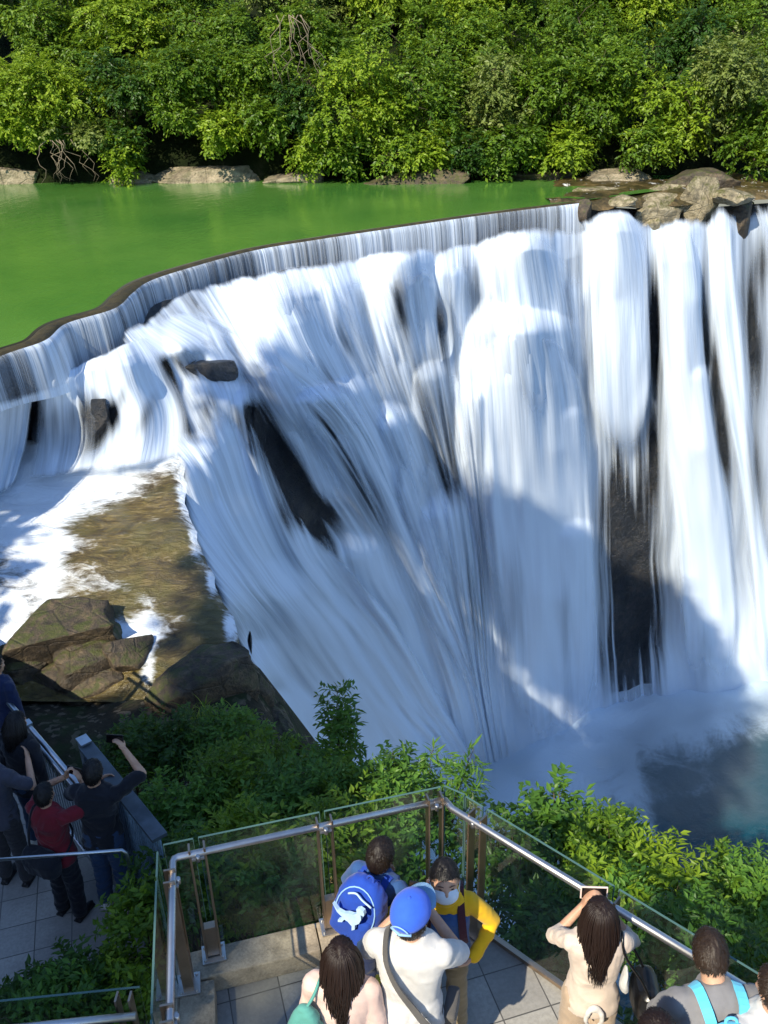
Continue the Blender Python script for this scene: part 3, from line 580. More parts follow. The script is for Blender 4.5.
def leaves(blobs,n_spray,per,L,W,seed,droop=.3,spread=.5,thin=.0,tscale=.8,colvar=.5,slen=None,upb=.25):
    """leaf quads in drooping sprays spread over ellipsoid blobs; returns verts, faces, rnd"""
    g=np.random.default_rng(seed); B=np.array([list(b[0])+list(b[1]) for b in blobs],float)
    wgt=(B[:,3]*B[:,4]+B[:,3]*B[:,5]+B[:,4]*B[:,5]); bi=g.choice(len(B),n_spray,p=wgt/wgt.sum())
    d=g.normal(size=(n_spray,3)); d[:,2]+=upb; d/=np.linalg.norm(d,axis=1)[:,None]
    rr=.5+.5*g.random(n_spray)**.55; base=B[bi,:3]+d*B[bi,3:]*rr[:,None]
    base+=d*(fbm(base,tscale*1.6,3,seed+1)*.25*B[bi,3:].mean(1))[:,None]
    if thin>-1:
        keep=fbm(base,tscale,3,seed+2)>thin-.35; base=base[keep];d=d[keep];bi=bi[keep]
    ns=len(base); slen=slen or L*per*.32
    ax=d*.8+g.normal(size=(ns,3))*.45; ax[:,2]-=droop; ax/=np.linalg.norm(ax,axis=1)[:,None]
    k=np.tile(np.arange(per),ns); s=np.repeat(np.arange(ns),per); f=(k+.5)/per
    side=np.cross(ax,np.array([0,0,1.])); side/=np.linalg.norm(side,axis=1)[:,None]+1e-6
    pos=base[s]+ax[s]*(f*slen)[:,None]; pos[:,2]-=droop*slen*.5*f*f
    sg=np.where(k%2==0,1,-1)
    ld=ax[s]*.55+side[s]*(sg*(.75))[:,None]+g.normal(size=(len(s),3))*spread*.6; ld[:,2]-=droop*.4; ld/=np.linalg.norm(ld,axis=1)[:,None]
    nrm=np.tile(np.array([0,0,1.]),(len(s),1))+d[s]*.5+g.normal(size=(len(s),3))*.45
    wd=np.cross(ld,nrm); wd/=np.linalg.norm(wd,axis=1)[:,None]+1e-6; nn=np.cross(wd,ld)
    sz=(.65+.7*g.random(len(s)))[:,None]
    tip=pos+ld*L*sz; mid=pos+ld*L*.45*sz-nn*0.0
    V=np.stack([pos,mid+wd*W*.5*sz+nn*W*.12,tip-nn*W*.2,mid-wd*W*.5*sz+nn*W*.12],1).reshape(-1,3)
    Fq=np.arange(len(V)).reshape(-1,4)
    cl=np.clip(.5+.45*fbm(base,tscale*.8,3,seed+4),0,1); r=np.clip(colvar*cl[s]+(1-colvar)*g.random(len(s)),0,1)
    return V,Fq,np.repeat(r,4)
def crown_mesh(name,blobs,mat,seed=0,**k):
    V,Fq,r=leaves(blobs,seed=seed,**k); return np_mesh(name,V,Fq,mat,smooth=False,attrs={'rnd':r})
def trunk_mb(base,blobs,r0,seed,twigs=2):
    g=random.Random(seed); mb=MB(); base=Vector(base); cs=[Vector(b[0]) for b in blobs]; cen=sum(cs,Vector())/len(cs)
    top=base.lerp(cen,.6); midp=base.lerp(top,.5)+Vector((g.uniform(-.1,.1),g.uniform(-.1,.1),0))*(top-base).length
    mb.tube([base,midp,top],[r0,r0*.8,r0*.6],8)
    for b,c in zip(blobs,cs):
        st=midp.lerp(top,g.random()); q=st.lerp(c,.5)+Vector((g.uniform(-.1,.1),g.uniform(-.1,.1),.1))*(c-st).length
        mb.tube([st,q,c],[r0*.45,r0*.3,r0*.12],6)
        for _ in range(twigs):
            d=Vector((g.gauss(0,1),g.gauss(0,1),g.gauss(.2,1))).normalized(); e=c+Vector((d.x*b[1][0],d.y*b[1][1],d.z*b[1][2]))*.85
            mb.tube([c.lerp(q,g.random()*.5),c.lerp(e,.5)+Vector((0,0,.05)),e],[r0*.16,r0*.1,r0*.04],5)
    return mb
def tree(name,base,blobs,mat,label,cat='tree',group=None,seed=0,r0=.12,twigs=2,**k):
    e=empty(name,base,label,cat,group); b=Vector(base)
    lb=[(tuple(Vector(c)-b),r) for c,r in blobs]
    mobj('crown',crown_mesh(name+'_crown',lb,LM[mat],seed,**k),e)
    trunk_mb((0,0,0),lb,r0,seed,twigs).build('trunk',M['bark'],e)
    return e
t=NT('pale bare wood'); M['palebark']=t.done(t.bsdf((.22,.18,.13),.9,.2))
# ---- far wooded bank: each entry px,py of the crown's middle, depth, radius (m), tint, label
rg=random.Random(5)
def far_tree(px,py,Y,rx,rz,mat,label,seed,L=.155,W=.085,n=620,per=12,droop=.45,thin=.05,name='tree',nb=9,twigs=2):
    c=np.array(aty(px,py,Y)); g=random.Random(seed); bl=[]
    for i in range(nb):
        a=g.random()*6.28; q=g.random()**.5
        bl.append(((c[0]+math.cos(a)*rx*.62*q,c[1]+math.sin(a)*rx*.45*q,c[2]+g.uniform(-.65,.65)*rz),(rx*g.uniform(.25,.6),rx*g.uniform(.3,.5),rz*g.uniform(.2,.5))))
    gz=.25+1.9+max(0,(Y+1.2-37.5))*.55
    base=(c[0]+g.uniform(-.4,.4),Y+1.3,min(c[2]-.5,gz-.3))
    return tree(name,base,bl,mat,label,'tree','trees on the far river bank',seed,.13,twigs,n_spray=n,per=per,L=L,W=W,droop=droop,thin=thin,tscale=1.1,upb=.45)
FT=[(530,-26,47,2.8,2.0,'mid','distant crown at the top edge above the dark hollow'),(620,-28,47,2.8,2.0,'pale','distant pale crown at the top edge right of the hollow'),(715,-26,47,2.8,2.0,'mid','distant crown at the top edge near the right corner'),(440,-28,47,2.6,2.0,'mid','distant crown at the top edge near the middle'),(340,-28,47,2.6,2.0,'dark','distant dark crown at the top edge left of the middle'),
# back rows first (higher, further)
 (-20,-12,45,2.8,2.2,'mid','leafy tree rising past the upper left corner'),
 (90,-8,44,2.8,2.2,'mid','mid green tree at the top left behind the drooping pale tree'),
 (185,-5,44,2.6,2.2,'mid','mid green tree at the top between the first two bright crowns'),
 (285,-10,44,2.8,2.2,'pale','pale olive tree with bare hanging twigs at the top middle left'),
 (385,-8,44,2.6,2.0,'lime','bright green crown at the very top middle'),
 (480,0,44,2.8,2.2,'lime','yellow green crown at the top right of middle'),
 (575,-5,44,2.7,2.2,'mid','mid green tree at the top above the dark hollow'),
 (665,-8,44,2.7,2.2,'lime','bright tree at the top right'),
 (770,-10,45,2.9,2.3,'mid','leafy tree past the upper right corner'),
 (45,45,41.5,2.4,1.7,'mid','fluffy mid green tree above the drooping pale tree'),
 (135,38,41.5,2.2,1.7,'lime','bright tree in the second row at the left'),
 (225,42,41,2.3,1.7,'mid','broad green tree in the second row left of the bare twigs'),
 (320,40,41,2.2,1.7,'mid','green tree behind the bare hanging twigs'),
 (415,50,40.5,2.2,1.6,'mid','green tree in the second row in the middle'),
 (500,48,40.5,2.2,1.6,'mid','green tree in the second row right of the middle'),
 (590,45,40.5,2.2,1.7,'mid','green tree in the second row above the river bed'),
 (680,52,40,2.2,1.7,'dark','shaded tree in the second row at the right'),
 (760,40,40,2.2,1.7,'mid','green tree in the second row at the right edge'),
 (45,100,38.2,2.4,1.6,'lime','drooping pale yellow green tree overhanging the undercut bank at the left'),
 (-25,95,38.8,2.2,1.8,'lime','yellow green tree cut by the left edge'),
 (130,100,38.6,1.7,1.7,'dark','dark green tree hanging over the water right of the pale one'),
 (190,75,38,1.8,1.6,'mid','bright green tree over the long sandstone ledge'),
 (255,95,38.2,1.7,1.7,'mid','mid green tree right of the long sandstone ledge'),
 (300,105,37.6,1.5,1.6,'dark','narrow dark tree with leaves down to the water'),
 (365,95,37.0,2.0,1.9,'lime','bright spreading tree dipping to the water in the middle'),
 (435,105,37.0,1.7,1.8,'mid','green tree leaning over the river right of the middle'),
 (495,95,36.8,1.8,1.8,'pale','pale green tree over the weir end'),
 (555,110,36.6,1.6,1.7,'mid','green tree dipping low over the shallow river bed'),
 (615,95,36.4,1.8,1.7,'mid','rounded green tree behind the boulders'),
 (665,120,35.6,1.5,1.3,'lime','bright yellow green tree just behind the lip boulders'),
 (735,85,35.2,1.8,2.0,'pale','large pale leafed tree at the right edge'),
 (760,140,34.2,1.3,1.5,'mid','green bough hanging down over the rightmost stream'),
 (395,150,36.6,1.3,.8,'mid','low bush touching the river in the middle'),
 (470,150,36.4,1.3,.8,'dark','low dark bush touching the river at the end of the pond'),
 (222,128,37.4,1.0,.7,'lime','small bright bush growing on the long sandstone ledge'),
 (345,150,36.9,1.0,.7,'mid','small low bush at the water left of the bright tree'),
 (125,140,37.8,.7,.9,'dark','trailing dark creeper beside the undercut rock')]
for i,(px,py,Y,rx,rz,mat,lb) in enumerate(FT):
    far_tree(px,py,Y,rx,rz,mat,lb,100+i,n=int(330*rx*max(rz,1.2)*.9),thin=.12)

# fringe of boughs dipping to the water and bare hanging twigs
for k,(px,py,Y,rx,rz,mat,lb) in enumerate([(20,120,37.9,1.3,.7,'lime','low bright bough over the leftmost pale ledge'),(75,125,37.8,1.3,.6,'pale','thin pale bough hanging over the dark undercut'),(120,158,37.6,.5,.8,'lime','bright trailing bough touching the water left of the long ledge'),
        (175,116,37.3,.9,.6,'mid','bough just above the long pale ledge'),(272,126,37.1,.8,.8,'mid','dark bough over the right end of the long pale ledge'),(315,148,36.9,.8,.8,'lime','bright bough dipping beside the small low bush'),(430,148,36.3,1.1,.8,'lime','bright bough dipping to the river right of the middle'),
        (510,145,36.0,1.1,.8,'mid','bough drooping over the pond near the weir end'),(560,145,35.6,.9,.7,'lime','bright bough drooping over the shallow river bed'),(640,140,35.0,.9,.6,'mid','bough behind the flat pale boulder')]):
    far_tree(px,py,Y,rx,rz,mat,lb,700+k,n=int(330*rx*1.0),thin=.0,nb=5)
for k,(px,py,L_,lb) in enumerate([(290,15,2.6,'bare tangled grey vines hanging at the top left of middle'),(60,140,1.6,'bare roots hanging in front of the dark undercut')]):
    c=Vector(aty(px,py,36.6 if k!=1 else 37.0)); mb=MB(); gg=random.Random(k+40)
    for q in range(9):
        p=Vector((gg.uniform(-.5,.5),gg.uniform(-.2,.2),0)); pts=[p]
        for j in range(7): p=p+Vector((gg.gauss(0,.2),gg.gauss(0,.08),-L_/7*gg.uniform(.6,1.2))); pts.append(p)
        mb.tube(pts,[.016*(1-.11*j) for j in range(8)],5)
        if q%2: 
            z_=pts[3]; mb.tube([z_,z_+Vector((gg.gauss(0,.3),0,-.3)),z_+Vector((gg.gauss(0,.5),0,-.7))],[.012,.009,.004],5)
    o=mb.build('vine',M['palebark']); o.location=c; tag(o,lb,'vine')
def topx(x,y,z):
    z-=CAM[2]; cp,sp=math.cos(PITCH),math.sin(PITCH); w=y*cp-z*sp; v=y*sp+z*cp; cr,sr=math.cos(ROLL),math.sin(ROLL); a=x/w;b=v/w
    return 384+F*(a*cr-b*sr),512-F*(a*sr+b*cr)
# leaf fringe on the unseen hill's crest, breaking up its shadow edge
bl=[]
for y in np.arange(-36,14,1.2):
    for k in range(2):
        zt=float(np.interp(y,HY,HZ)); bl.append(((-14.6-.9*k+rg.uniform(-.3,.3),y+rg.uniform(-.4,.4),zt-.5-.8*(k==0)),(1.0,.9,.8)))
# unseen crowns added over the hill, cut to block sun from the lower falls
for y in np.arange(-10.5,-.7,.75):
    zt=np.interp(y,[-10.5,-8,-4,-1.2,1.0],[24.5,26.4,23.6,20.9,19.6]); zb=np.interp(y,[-10.5,-8.8,-7.6,1.0],[18.0,19.8,20.4,19.6]); z=zt-.7
    while z>zb-.2:
        bl.append(((-14.2+rg.uniform(-.4,.4),y+rg.uniform(-.25,.25),z),(1.1,.8,.8))); z-=.9
o=mobj('forest',crown_mesh('forest',bl,LM['dark'],77,n_spray=15000,per=9,L=.42,W=.26,droop=.2,thin=-2)); tag(o,kind='stuff')  # leaves of the added, unseen crest and crowns that block the sun
# ================================================================ undergrowth (ground cover) on the near bank
g=np.random.default_rng(9); bl=[]
for _ in range(900):
    x=g.uniform(-6,3.2); y=g.uniform(2.2,9.6)
    ye=np.interp(x,[-30,-2.1,-1.9,-1.7,-1.3,-.7,.3,1.9,4,14],[30,11.2,10.2,9.4,8.3,7.0,5.6,4.4,3.2,-1])
    if x<-1.9 and y<8.3+.9*(x+1.9) and g.random()<.55: continue
    if x<-1.2 and y>8.2 : continue
    i=min(int((x+30)/46*169),169); j=min(int((y+25)/37.5*149),149); z=float(GN[2][i,j])
    a_,b_=topx(x,y,z+.35)
    if b_<np.interp(a_,[150,200,250,290,330,470,520,600,650,768],[715,705,735,760,795,805,840,860,880,915]): continue
    if y>ye+1.0: continue
    if x<-1.55 and y>3.9: continue
    if x<-1.2 and g.random()<.5: continue
    if x<-2.0 and y>4.9 and x< -3.83+ (7.15-y)*.83+ .5: continue
    i=min(int((x+30)/46*169),169); j=min(int((y+25)/37.5*149),149); z=float(GN[2][i,j])
    bl.append(((x,y,z+.12),(.28,.28,.2)))
o=mobj('undergrowth',crown_mesh('undergrowth',bl,LM['bush'],78,n_spray=9000,per=7,L=.095,W=.05,droop=.15,tscale=1.5)); tag(o,kind='stuff')
# ---- individual bushes
def bush(px,py,Y,r,mat,label,seed,n=260,L=.09,W=.045,per=9,droop=.25,name='bush',cat='bush',rz=None,thin=0,nb=5,h=None):
    c=np.array(aty(px,py,Y)); gg=random.Random(seed); rz=rz or r*.8; B=[]
    for i in range(nb):
        a=gg.random()*6.28; q=gg.random()**.5
        B.append(((c[0]+math.cos(a)*r*.55*q,c[1]+math.sin(a)*r*.55*q,c[2]+gg.uniform(-.5,.5)*rz),(r*.5,r*.5,rz*.5)))
    i=min(max(int((c[0]+30)/46*169),0),169); j=min(max(int((Y+25)/37.5*149),0),149); z=float(GN[2][i,j])
    return tree(name,(c[0],Y,min(z,c[2]-.3)),B,mat,label,cat,'bushes on the near bank' if name=='bush' else None,seed,.025,2,n_spray=n,per=per,L=L,W=W,droop=droop,thin=thin,tscale=2.2)
BU=[(175,742,7.4,.42,'dark','dark leafy bush left of the long grass tuft'),(240,742,7.6,.45,'bush','bush below the dark rock with long grass in front'),(285,765,7.2,.42,'mid','green bush at the edge of the drop left of the sapling'),
 (180,800,6.2,.36,'bush','bush beside the end of the ribbed blue fence'),(225,790,6.5,.5,'mid','broad green bush above the front glass panel'),(290,805,6.2,.5,'bush','bush above the second glass post'),(350,800,6.3,.45,'mid','bush at the foot of the sapling'),
 (400,790,6.2,.42,'bush','bush behind the front railing right of the sapling'),(130,745,7.6,.35,'dark','small dark bush in the leaf litter beyond the ribbed fence'),
 (190,870,5.2,.5,'dark','shaded bush seen through the narrow left glass pane'),(250,880,5.1,.55,'mid','bush seen through the first wide glass pane, left half'),(310,880,5.1,.5,'bush','bush seen through the first wide glass pane, right half'),
 (365,860,5.2,.5,'mid','bush behind the boy with the blue backpack'),(410,850,5.3,.45,'bush','bush behind the boy in the face mask'),(250,835,5.7,.4,'lime','yellowish bush just over the front handrail'),
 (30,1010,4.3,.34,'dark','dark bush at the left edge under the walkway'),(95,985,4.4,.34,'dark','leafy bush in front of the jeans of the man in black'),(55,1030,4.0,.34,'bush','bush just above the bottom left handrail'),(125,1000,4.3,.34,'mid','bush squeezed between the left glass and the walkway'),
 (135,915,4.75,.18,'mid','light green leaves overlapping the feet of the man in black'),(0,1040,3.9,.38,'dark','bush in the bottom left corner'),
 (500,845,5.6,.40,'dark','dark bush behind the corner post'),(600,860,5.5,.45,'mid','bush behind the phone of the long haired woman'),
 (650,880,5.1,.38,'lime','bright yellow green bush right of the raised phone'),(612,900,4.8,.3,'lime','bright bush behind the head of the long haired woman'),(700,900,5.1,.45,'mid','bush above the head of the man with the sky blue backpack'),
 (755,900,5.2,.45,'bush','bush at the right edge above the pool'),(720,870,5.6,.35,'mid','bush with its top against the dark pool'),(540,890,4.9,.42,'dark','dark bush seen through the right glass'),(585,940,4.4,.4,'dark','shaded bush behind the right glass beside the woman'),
 (660,940,4.3,.42,'bush','bush between the long haired woman and the man in grey'),(745,955,4.3,.42,'mid','bush to the right of the man in grey'),(520,940,4.5,.3,'bush','low bush behind the lower part of the right glass'),(700,960,4.0,.4,'dark','dark bush behind the man with the sky blue backpack')]
for i,(px,py,Y,r,m,lb) in enumerate(BU):
    bush(px,py,Y,r,m,lb,300+i,n=int(1150*r*r)+90,L=.066 if m!='lime' else .085,W=.030)
# a small tree right of the corner post, its top against the falls
def blobs_px(L): return [(aty(x,y,Y),(r,r,r*k)) for x,y,Y,r,k in L]
tree('tree',(1.05,5.9,-3.0),blobs_px([(557,800,6.2,.10,1.3),(548,822,6.2,.17,1),(575,835,6.1,.2,.9),(535,845,6.0,.25,.8),(590,850,5.9,.25,.8),(520,838,6,.16,.8),(560,865,5.8,.32,.8),(625,848,5.9,.15,.8),(605,880,5.6,.28,.8)]),'bush','pointed young tree right of the corner post with its top against the falls','tree',None,401,.04,3,n_spray=420,per=9,L=.10,W=.05,droop=.3,tscale=2)
# sapling
def sapling(name,px,pyt,pyb,Y,label,seed,L=.10,W=.03,wid=.17,n=34,per=9,mat='bush',bend=0,cat='sapling',droop=.1):
    a=Vector(aty(px,pyb,Y)); b=Vector(aty(px+bend,pyt,Y)); base=a.copy(); base.z-=.6
    e=empty(name,base,label,cat); mb=MB(); pts=[base-base]; gg=random.Random(seed); H=b-base
    for k in range(1,9): pts.append(H*(k/8)+Vector((gg.uniform(-.02,.02),gg.uniform(-.02,.02),0)))
    mb.tube(pts,[.012*(1-.8*k/8) for k in range(9)],6); V=[];
    B=[]
    for k in range(n):
        t=.25+.75*k/n; p=H*t; an=k*2.4; w_=wid*(1.05-t)**.6*gg.uniform(.6,1.1)
        q=p+Vector((math.cos(an)*w_,math.sin(an)*w_,w_*.7)); mb.tube([p,p.lerp(q,.5)+Vector((0,0,.01)),q],[.004,.003,.0015],5); B.append((tuple(p.lerp(q,.75)),(w_*.35+.01,)*3))
    mobj('foliage',crown_mesh(name+'_foliage',B,LM[mat],seed,n_spray=int(n*5),per=per,L=L,W=W,droop=droop,thin=-.3,tscale=3,slen=.16),e); mb.build('stem',M['bark'],e)
    return e
sapling('sapling',337,690,800,7.0,'slender upright sapling standing alone against the white water',501,n=60,wid=.22)
for k,(px,pt,pb,Y,bd,lb) in enumerate([(385,748,820,6.3,8,'feathery shoot nearest the sapling behind the front railing'),(420,745,815,6.3,14,'feathery shoot leaning right, middle of the three behind the railing'),(440,748,815,6.2,32,'feathery shoot arching furthest right over the corner post'),(360,770,830,6.4,-6,'short leafy shoot between the sapling and the feathery shoots')]):
    sapling('shoot',px,pt,pb,Y,lb,510+k,L=.12,W=.022,wid=.2,n=16,per=9,bend=bd,cat='plant',droop=.35)
# grass tufts
def tuft(px,py,Y,label,seed,n=150,L=.55,W=.014,mat='bush'):
    c=Vector(aty(px,py,Y)); g=np.random.default_rng(seed); V=[];Fq=[];RR=[]
    for i in range(n):
        a=g.uniform(0,6.28); l=L*g.uniform(.5,1.1); o=np.array([g.normal()*.12,g.normal()*.12,0]); d=np.array([math.cos(a),math.sin(a),0]); s=np.array([-d[1],d[0],0])*W*.5
        lean=g.uniform(.25,.9); r=g.random()
        for k in range(5):
            t=k/4; p=o+d*l*lean*t**1.3+np.array([0,0,l*(t-.75*lean*t*t)]); w_=s*(1-t*.95)
            V+=[p-w_,p+w_]; RR+=[r,r]
            if k: b=len(V); Fq.append([b-4,b-3,b-1,b-2])
    e=empty('grass_tuft',c,label,'grass'); mobj('blades',np_mesh('blades',V,Fq,LM[mat],attrs={'rnd':RR}),e); return e
tuft(185,765,7.3,'long arching grass tuft below the dark rock block',601); tuft(215,770,7.1,'long grass tuft right of the taller arching one',602,110,.45); tuft(160,760,7.4,'small grass tuft left of the taller arching one',603,90,.38)
tuft(200,722,8.0,'yellowish grass tuft at the foot of the dark rock block',604,80,.3,mat='lime')
# the wood goes on past both ends of the far bank
bl=[]
for k in range(60):
    sd=-1 if k%2 else 1; x=rg.uniform(20.5,34) if sd<0 else rg.uniform(20.5,30); y=(39.8 if sd<0 else 37.0)+rg.uniform(-.5,5); z=1.6+(y-37)*.6+rg.uniform(0,3.2)
    bl.append(((sd*x-(1.5 if sd<0 else 0),y,z),(1.8,1.3,1.2)))
o=mobj('forest',crown_mesh('forest_far',bl,LM['mid'],79,n_spray=9000,per=10,L=.19,W=.10,droop=.4)); tag(o,kind='stuff')
# ================================================================ PLATFORM
def paving_mat():
    t=NT('stone paving'); v=t.coord(rot=(0,0,R(-16))); n=t.noise(v,2.2,6,.65); n2=t.noise(v,40,4,.6)
    br=t.n('TexBrick',{'offset':.0},Vector=v,Scale=1.0,Mortar_Size=.004,Brick_Width=.30,Row_Height=.30,Color1=(.27,.26,.24,1),Color2=(.40,.385,.35,1),Mortar=(.05,.048,.045,1))
    c=t.mix(t.mr(n,.35,.7,0,.55),br.outputs[0],(.16,.155,.145)); c=t.mix(t.mr(n2,.3,.7,0,.35),c,(.15,.145,.135))
    h=t.math('SUBTRACT',t.math('MULTIPLY',n2,.25),br.outputs['Fac'])
    return t.done(t.bsdf(c,t.mr(n,.3,.7,.45,.8),.5,t.bump(h,.6,.008)))
def stone_mat(name,a,b,sc=6,rough=.8):
    t=NT(name); v=t.coord(); n=t.noise(v,sc,8,.7); n2=t.noise(v,sc*12,3,.6); n3=t.noise(v,sc*.35,4,.6)
    c=t.ramp(t.mix(.35,n,n2),[(.35,a),(.62,b)]); c=t.mix(t.mr(n3,.5,.68,0,.6),c,tuple(k*.35 for k in a))
    return t.done(t.bsdf(c,rough,.3,t.bump(t.math('ADD',n,t.math('MULTIPLY',n2,.4)),.7,.012)))
def metal_mat(name,col,rough,bump=.0):
    t=NT(name); v=t.coord((1,1,.05)); n=t.noise(v,90,3,.6); g=t.noise(t.coord(),5,5,.65)
    return t.done(t.bsdf(t.mix(t.mr(g,.4,.7,0,.5),col,tuple(k*.6 for k in col)),t.mr(t.math('ADD',t.math('MULTIPLY',n,.4),t.math('MULTIPLY',g,.6)),.3,.7,rough*.92,rough*1.1),.5,None,1))
M['paving']=paving_mat(); M['kerb']=stone_mat('kerb granite',(.20,.165,.12),(.46,.38,.28)); M['concrete']=stone_mat('old concrete',(.07,.065,.06),(.16,.15,.135),3)
M['steel']=metal_mat('brushed stainless steel',(.55,.55,.55),.40); M['tinted_steel']=metal_mat('stainless plate with brown reflection tint',(.50,.38,.28),.34)  # brown reflections of the stainless post plates are put into their base colour
t=NT('dark rubber gasket'); M['rubber']=t.done(t.bsdf((.02,.02,.018),.6))
def glass_mat():
    t=NT('railing glass'); fr=t.n('Fresnel',IOR=1.45).outputs[0]
    gl=t.n('BsdfGlossy',Color=(1,1,1),Roughness=.02).outputs[0]; tr=t.n('BsdfTransparent',Color=(.94,.975,.955)).outputs[0]
    df=t.n('BsdfDiffuse',Color=(.5,.55,.5)).outputs[0]
    dust=t.math('MULTIPLY',t.mr(t.noise(t.coord((1,1,.5)),2.5,6,.7),.4,.8),.03)
    a=t.n('MixShader',i0=dust,i1=tr,i2=df).outputs[0]
    bf=t.n('NewGeometry').outputs['Backfacing']; return t.done(t.n('MixShader',i0=t.math('MULTIPLY',t.math('MULTIPLY',fr,1.2),t.math('SUBTRACT',1.0,bf)),i1=a,i2=gl).outputs[0])
M['glass']=glass_mat()
t=NT('glass edge'); M['glassedge']=t.done(t.bsdf((.07,.14,.13),.15,.5))
FA_=Vector((-1.31,3.67,0)); FB_=Vector((.31,4.07,0)); fd=(FB_-FA_).normalized(); fn=Vector((-fd.y,fd.x,0))   # outer front line, fn points out
LB_=Vector((-.93,1.6,0)); ld=(LB_-FA_).normalized(); ln=Vector((ld.y,-ld.x,0))
RB_=Vector((2.15,2.39,0)); RA_=Vector((.42,4.0,0)); rd=(RB_-RA_).normalized(); rn=Vector((-rd.y,rd.x,0))
# paving slab
def slab(pts,z0,z1,name,mat):
    mb=MB(); mb.poly([(p[0],p[1],z1) for p in pts],z0-z1,(0,0,1)); return mb.build(name,mat)
o=slab([FA_,FB_,RA_,RB_,(4.5,.4,0),(4.5,-4,0),(-1.0,-4,0)],-.35,0,'platform_floor',M['paving']); tag(o,kind='structure')
# kerb along the front and the left
mb=MB(); kw=.20
def kerb(a,b,n,ext=0):
    d=(b-a).normalized(); L=(b-a).length; k=max(1,round(L/.9))
    for i in range(k):
        p=a+d*(L*i/k+.004); q=a+d*(L*(i+1)/k-.004); c=(p+q)/2-n*(kw/2); mb.box((c.x,c.y,.0755),((q-p).length,kw,.145),rz=math.atan2(d.y,d.x),bev=.012)
kerb(FA_+fd*0,FB_-fd*.0,fn); kerb(FA_+ld*(kw+.004),LB_,ln)
o=mb.build('kerb',M['kerb']); tag(o,'rough granite kerb along the front and left of the viewing platform','kerb')
# supporting wall of the platform
mb=MB(); 
for a,b,n in ((FA_,FB_,fn),(FB_,RA_,Vector((.5,.5,0)).normalized()),(RA_,RB_,rn),(LB_,FA_,ln)):
    d=(b-a); c=(a+b)/2-n*.16; mb.box((c.x,c.y,-1.37),(d.length,.22,2.0),rz=math.atan2(d.y,d.x))
o=mb.build('retaining_wall',M['concrete']); tag(o,'concrete retaining wall under the viewing platform edge','wall')
# ---- railing : one thing; posts, glass panes, handrail are parts
rail=empty('glass_railing',tuple(FA_),'glass railing with steel handrail round the viewing platform','railing'); RI=Matrix.Translation(-FA_)
def rpart(mb,name,mat,parent=rail):
    bmesh.ops.transform(mb.bm,matrix=RI,verts=mb.bm.verts); return mb.build(name,mat,parent)
def post(p,d,n,z0,zt=1.05,bw=.14,inn=.055):
    """two flat plates side by side along d; p on the glass line; n points outwards"""
    x=-n; mb=MB(); c=p+x*inn; ang=math.atan2(d.y,d.x)
    for s in (-1,1):
        q=c+d*(.042*s); mb.box((q.x,q.y,(z0+zt)/2+.01),(.012,.062,zt-z0),rz=ang,bev=.003)
    po=rpart(mb,'post',M['tinted_steel'])
    m2=MB(); m2.box((c.x,c.y,z0+.006),(bw,.13,.012),rz=ang,bev=.002)
    for sx in (-1,1):
        for sy in (-1,1):
            q=c+d*(sx*bw*.38)+n*(sy*.045); m2.tube([(q.x,q.y,z0+.01),(q.x,q.y,z0+.026)],.009,6)
    rpart(m2,'base_plate',M['steel'],po)
    m3=MB(); m3.box((c.x,c.y,z0+.14),(.07,.05,.24),rz=ang,bev=.003); rpart(m3,'clamp',M['tinted_steel'],po)
    m4=MB(); q=c+x*.045
    m4.bar(c+Vector((0,0,1.0)),q+Vector((0,0,1.0)),.07,.012); m4.tube([(q.x,q.y,.99),(q.x,q.y,1.03)],.012,8); rpart(m4,'bracket',M['steel'],po)
    return po
def pane(a,b,z0,z1,n):
    mb=MB(); u=(b-a); c=(a+b)/2; mb.box((c.x,c.y,(z0+z1)/2),(u.length,.010,z1-z0),rz=math.atan2(u.y,u.x)); p=rpart(mb,'glass_pane',M['glass'])
    m=MB(); m.bar(a+Vector((0,0,z1+.002)),b+Vector((0,0,z1+.002)),.011,.003); m.bar(a+Vector((0,0,z0)),a+Vector((0,0,z1)),.004,.011,up=n); m.bar(b+Vector((0,0,z0)),b+Vector((0,0,z1)),.004,.011,up=n); rpart(m,'glass_edge',M['glassedge'],p)
fp=[.20,.93,1.60]       # posts along the front line
for s in fp: post(FA_+fd*s-fn*.0,fd,fn,.150)
for s in (.22,1.02,1.75): post(FA_+ld*s,ld,ln,.150)
for s in (.16,1.02,1.88): post(RA_+rd*s,rd,rn,.0,inn=.06)
G0=.10
ea=FA_+fn*.02
for a,b in ((0.02,.185),(.215,.915),(.945,1.66)): pane(FA_+fd*a+fn*.012,FA_+fd*b+fn*.012,.10,1.05,fn)
for a,b in ((.03,.205),(.235,1.005),(1.035,1.735)): pane(FA_+ld*a+ln*.012,FA_+ld*b+ln*.012,.10,1.05,ln)
for a,b in ((.02,.145),(.175,1.005),(1.035,1.865),(1.895,2.3)): pane(RA_+rd*a+rn*.012,RA_+rd*b+rn*.012,.03,1.05,rn)
pane(FB_+Vector((.012,.016,0)),RA_+Vector((.016,.012,0)),.06,1.05,Vector((.5,.5,0)))
mb=MB()
for a,b,n,z in ((FA_,FB_,fn,.09),(FA_,LB_,ln,.09),(RA_,RB_,rn,.02)):
    mb.bar(a+n*.012+Vector((0,0,z)),b+n*.012+Vector((0,0,z)),.035,.03)
rpart(mb,'bottom_channel',M['tinted_steel'])
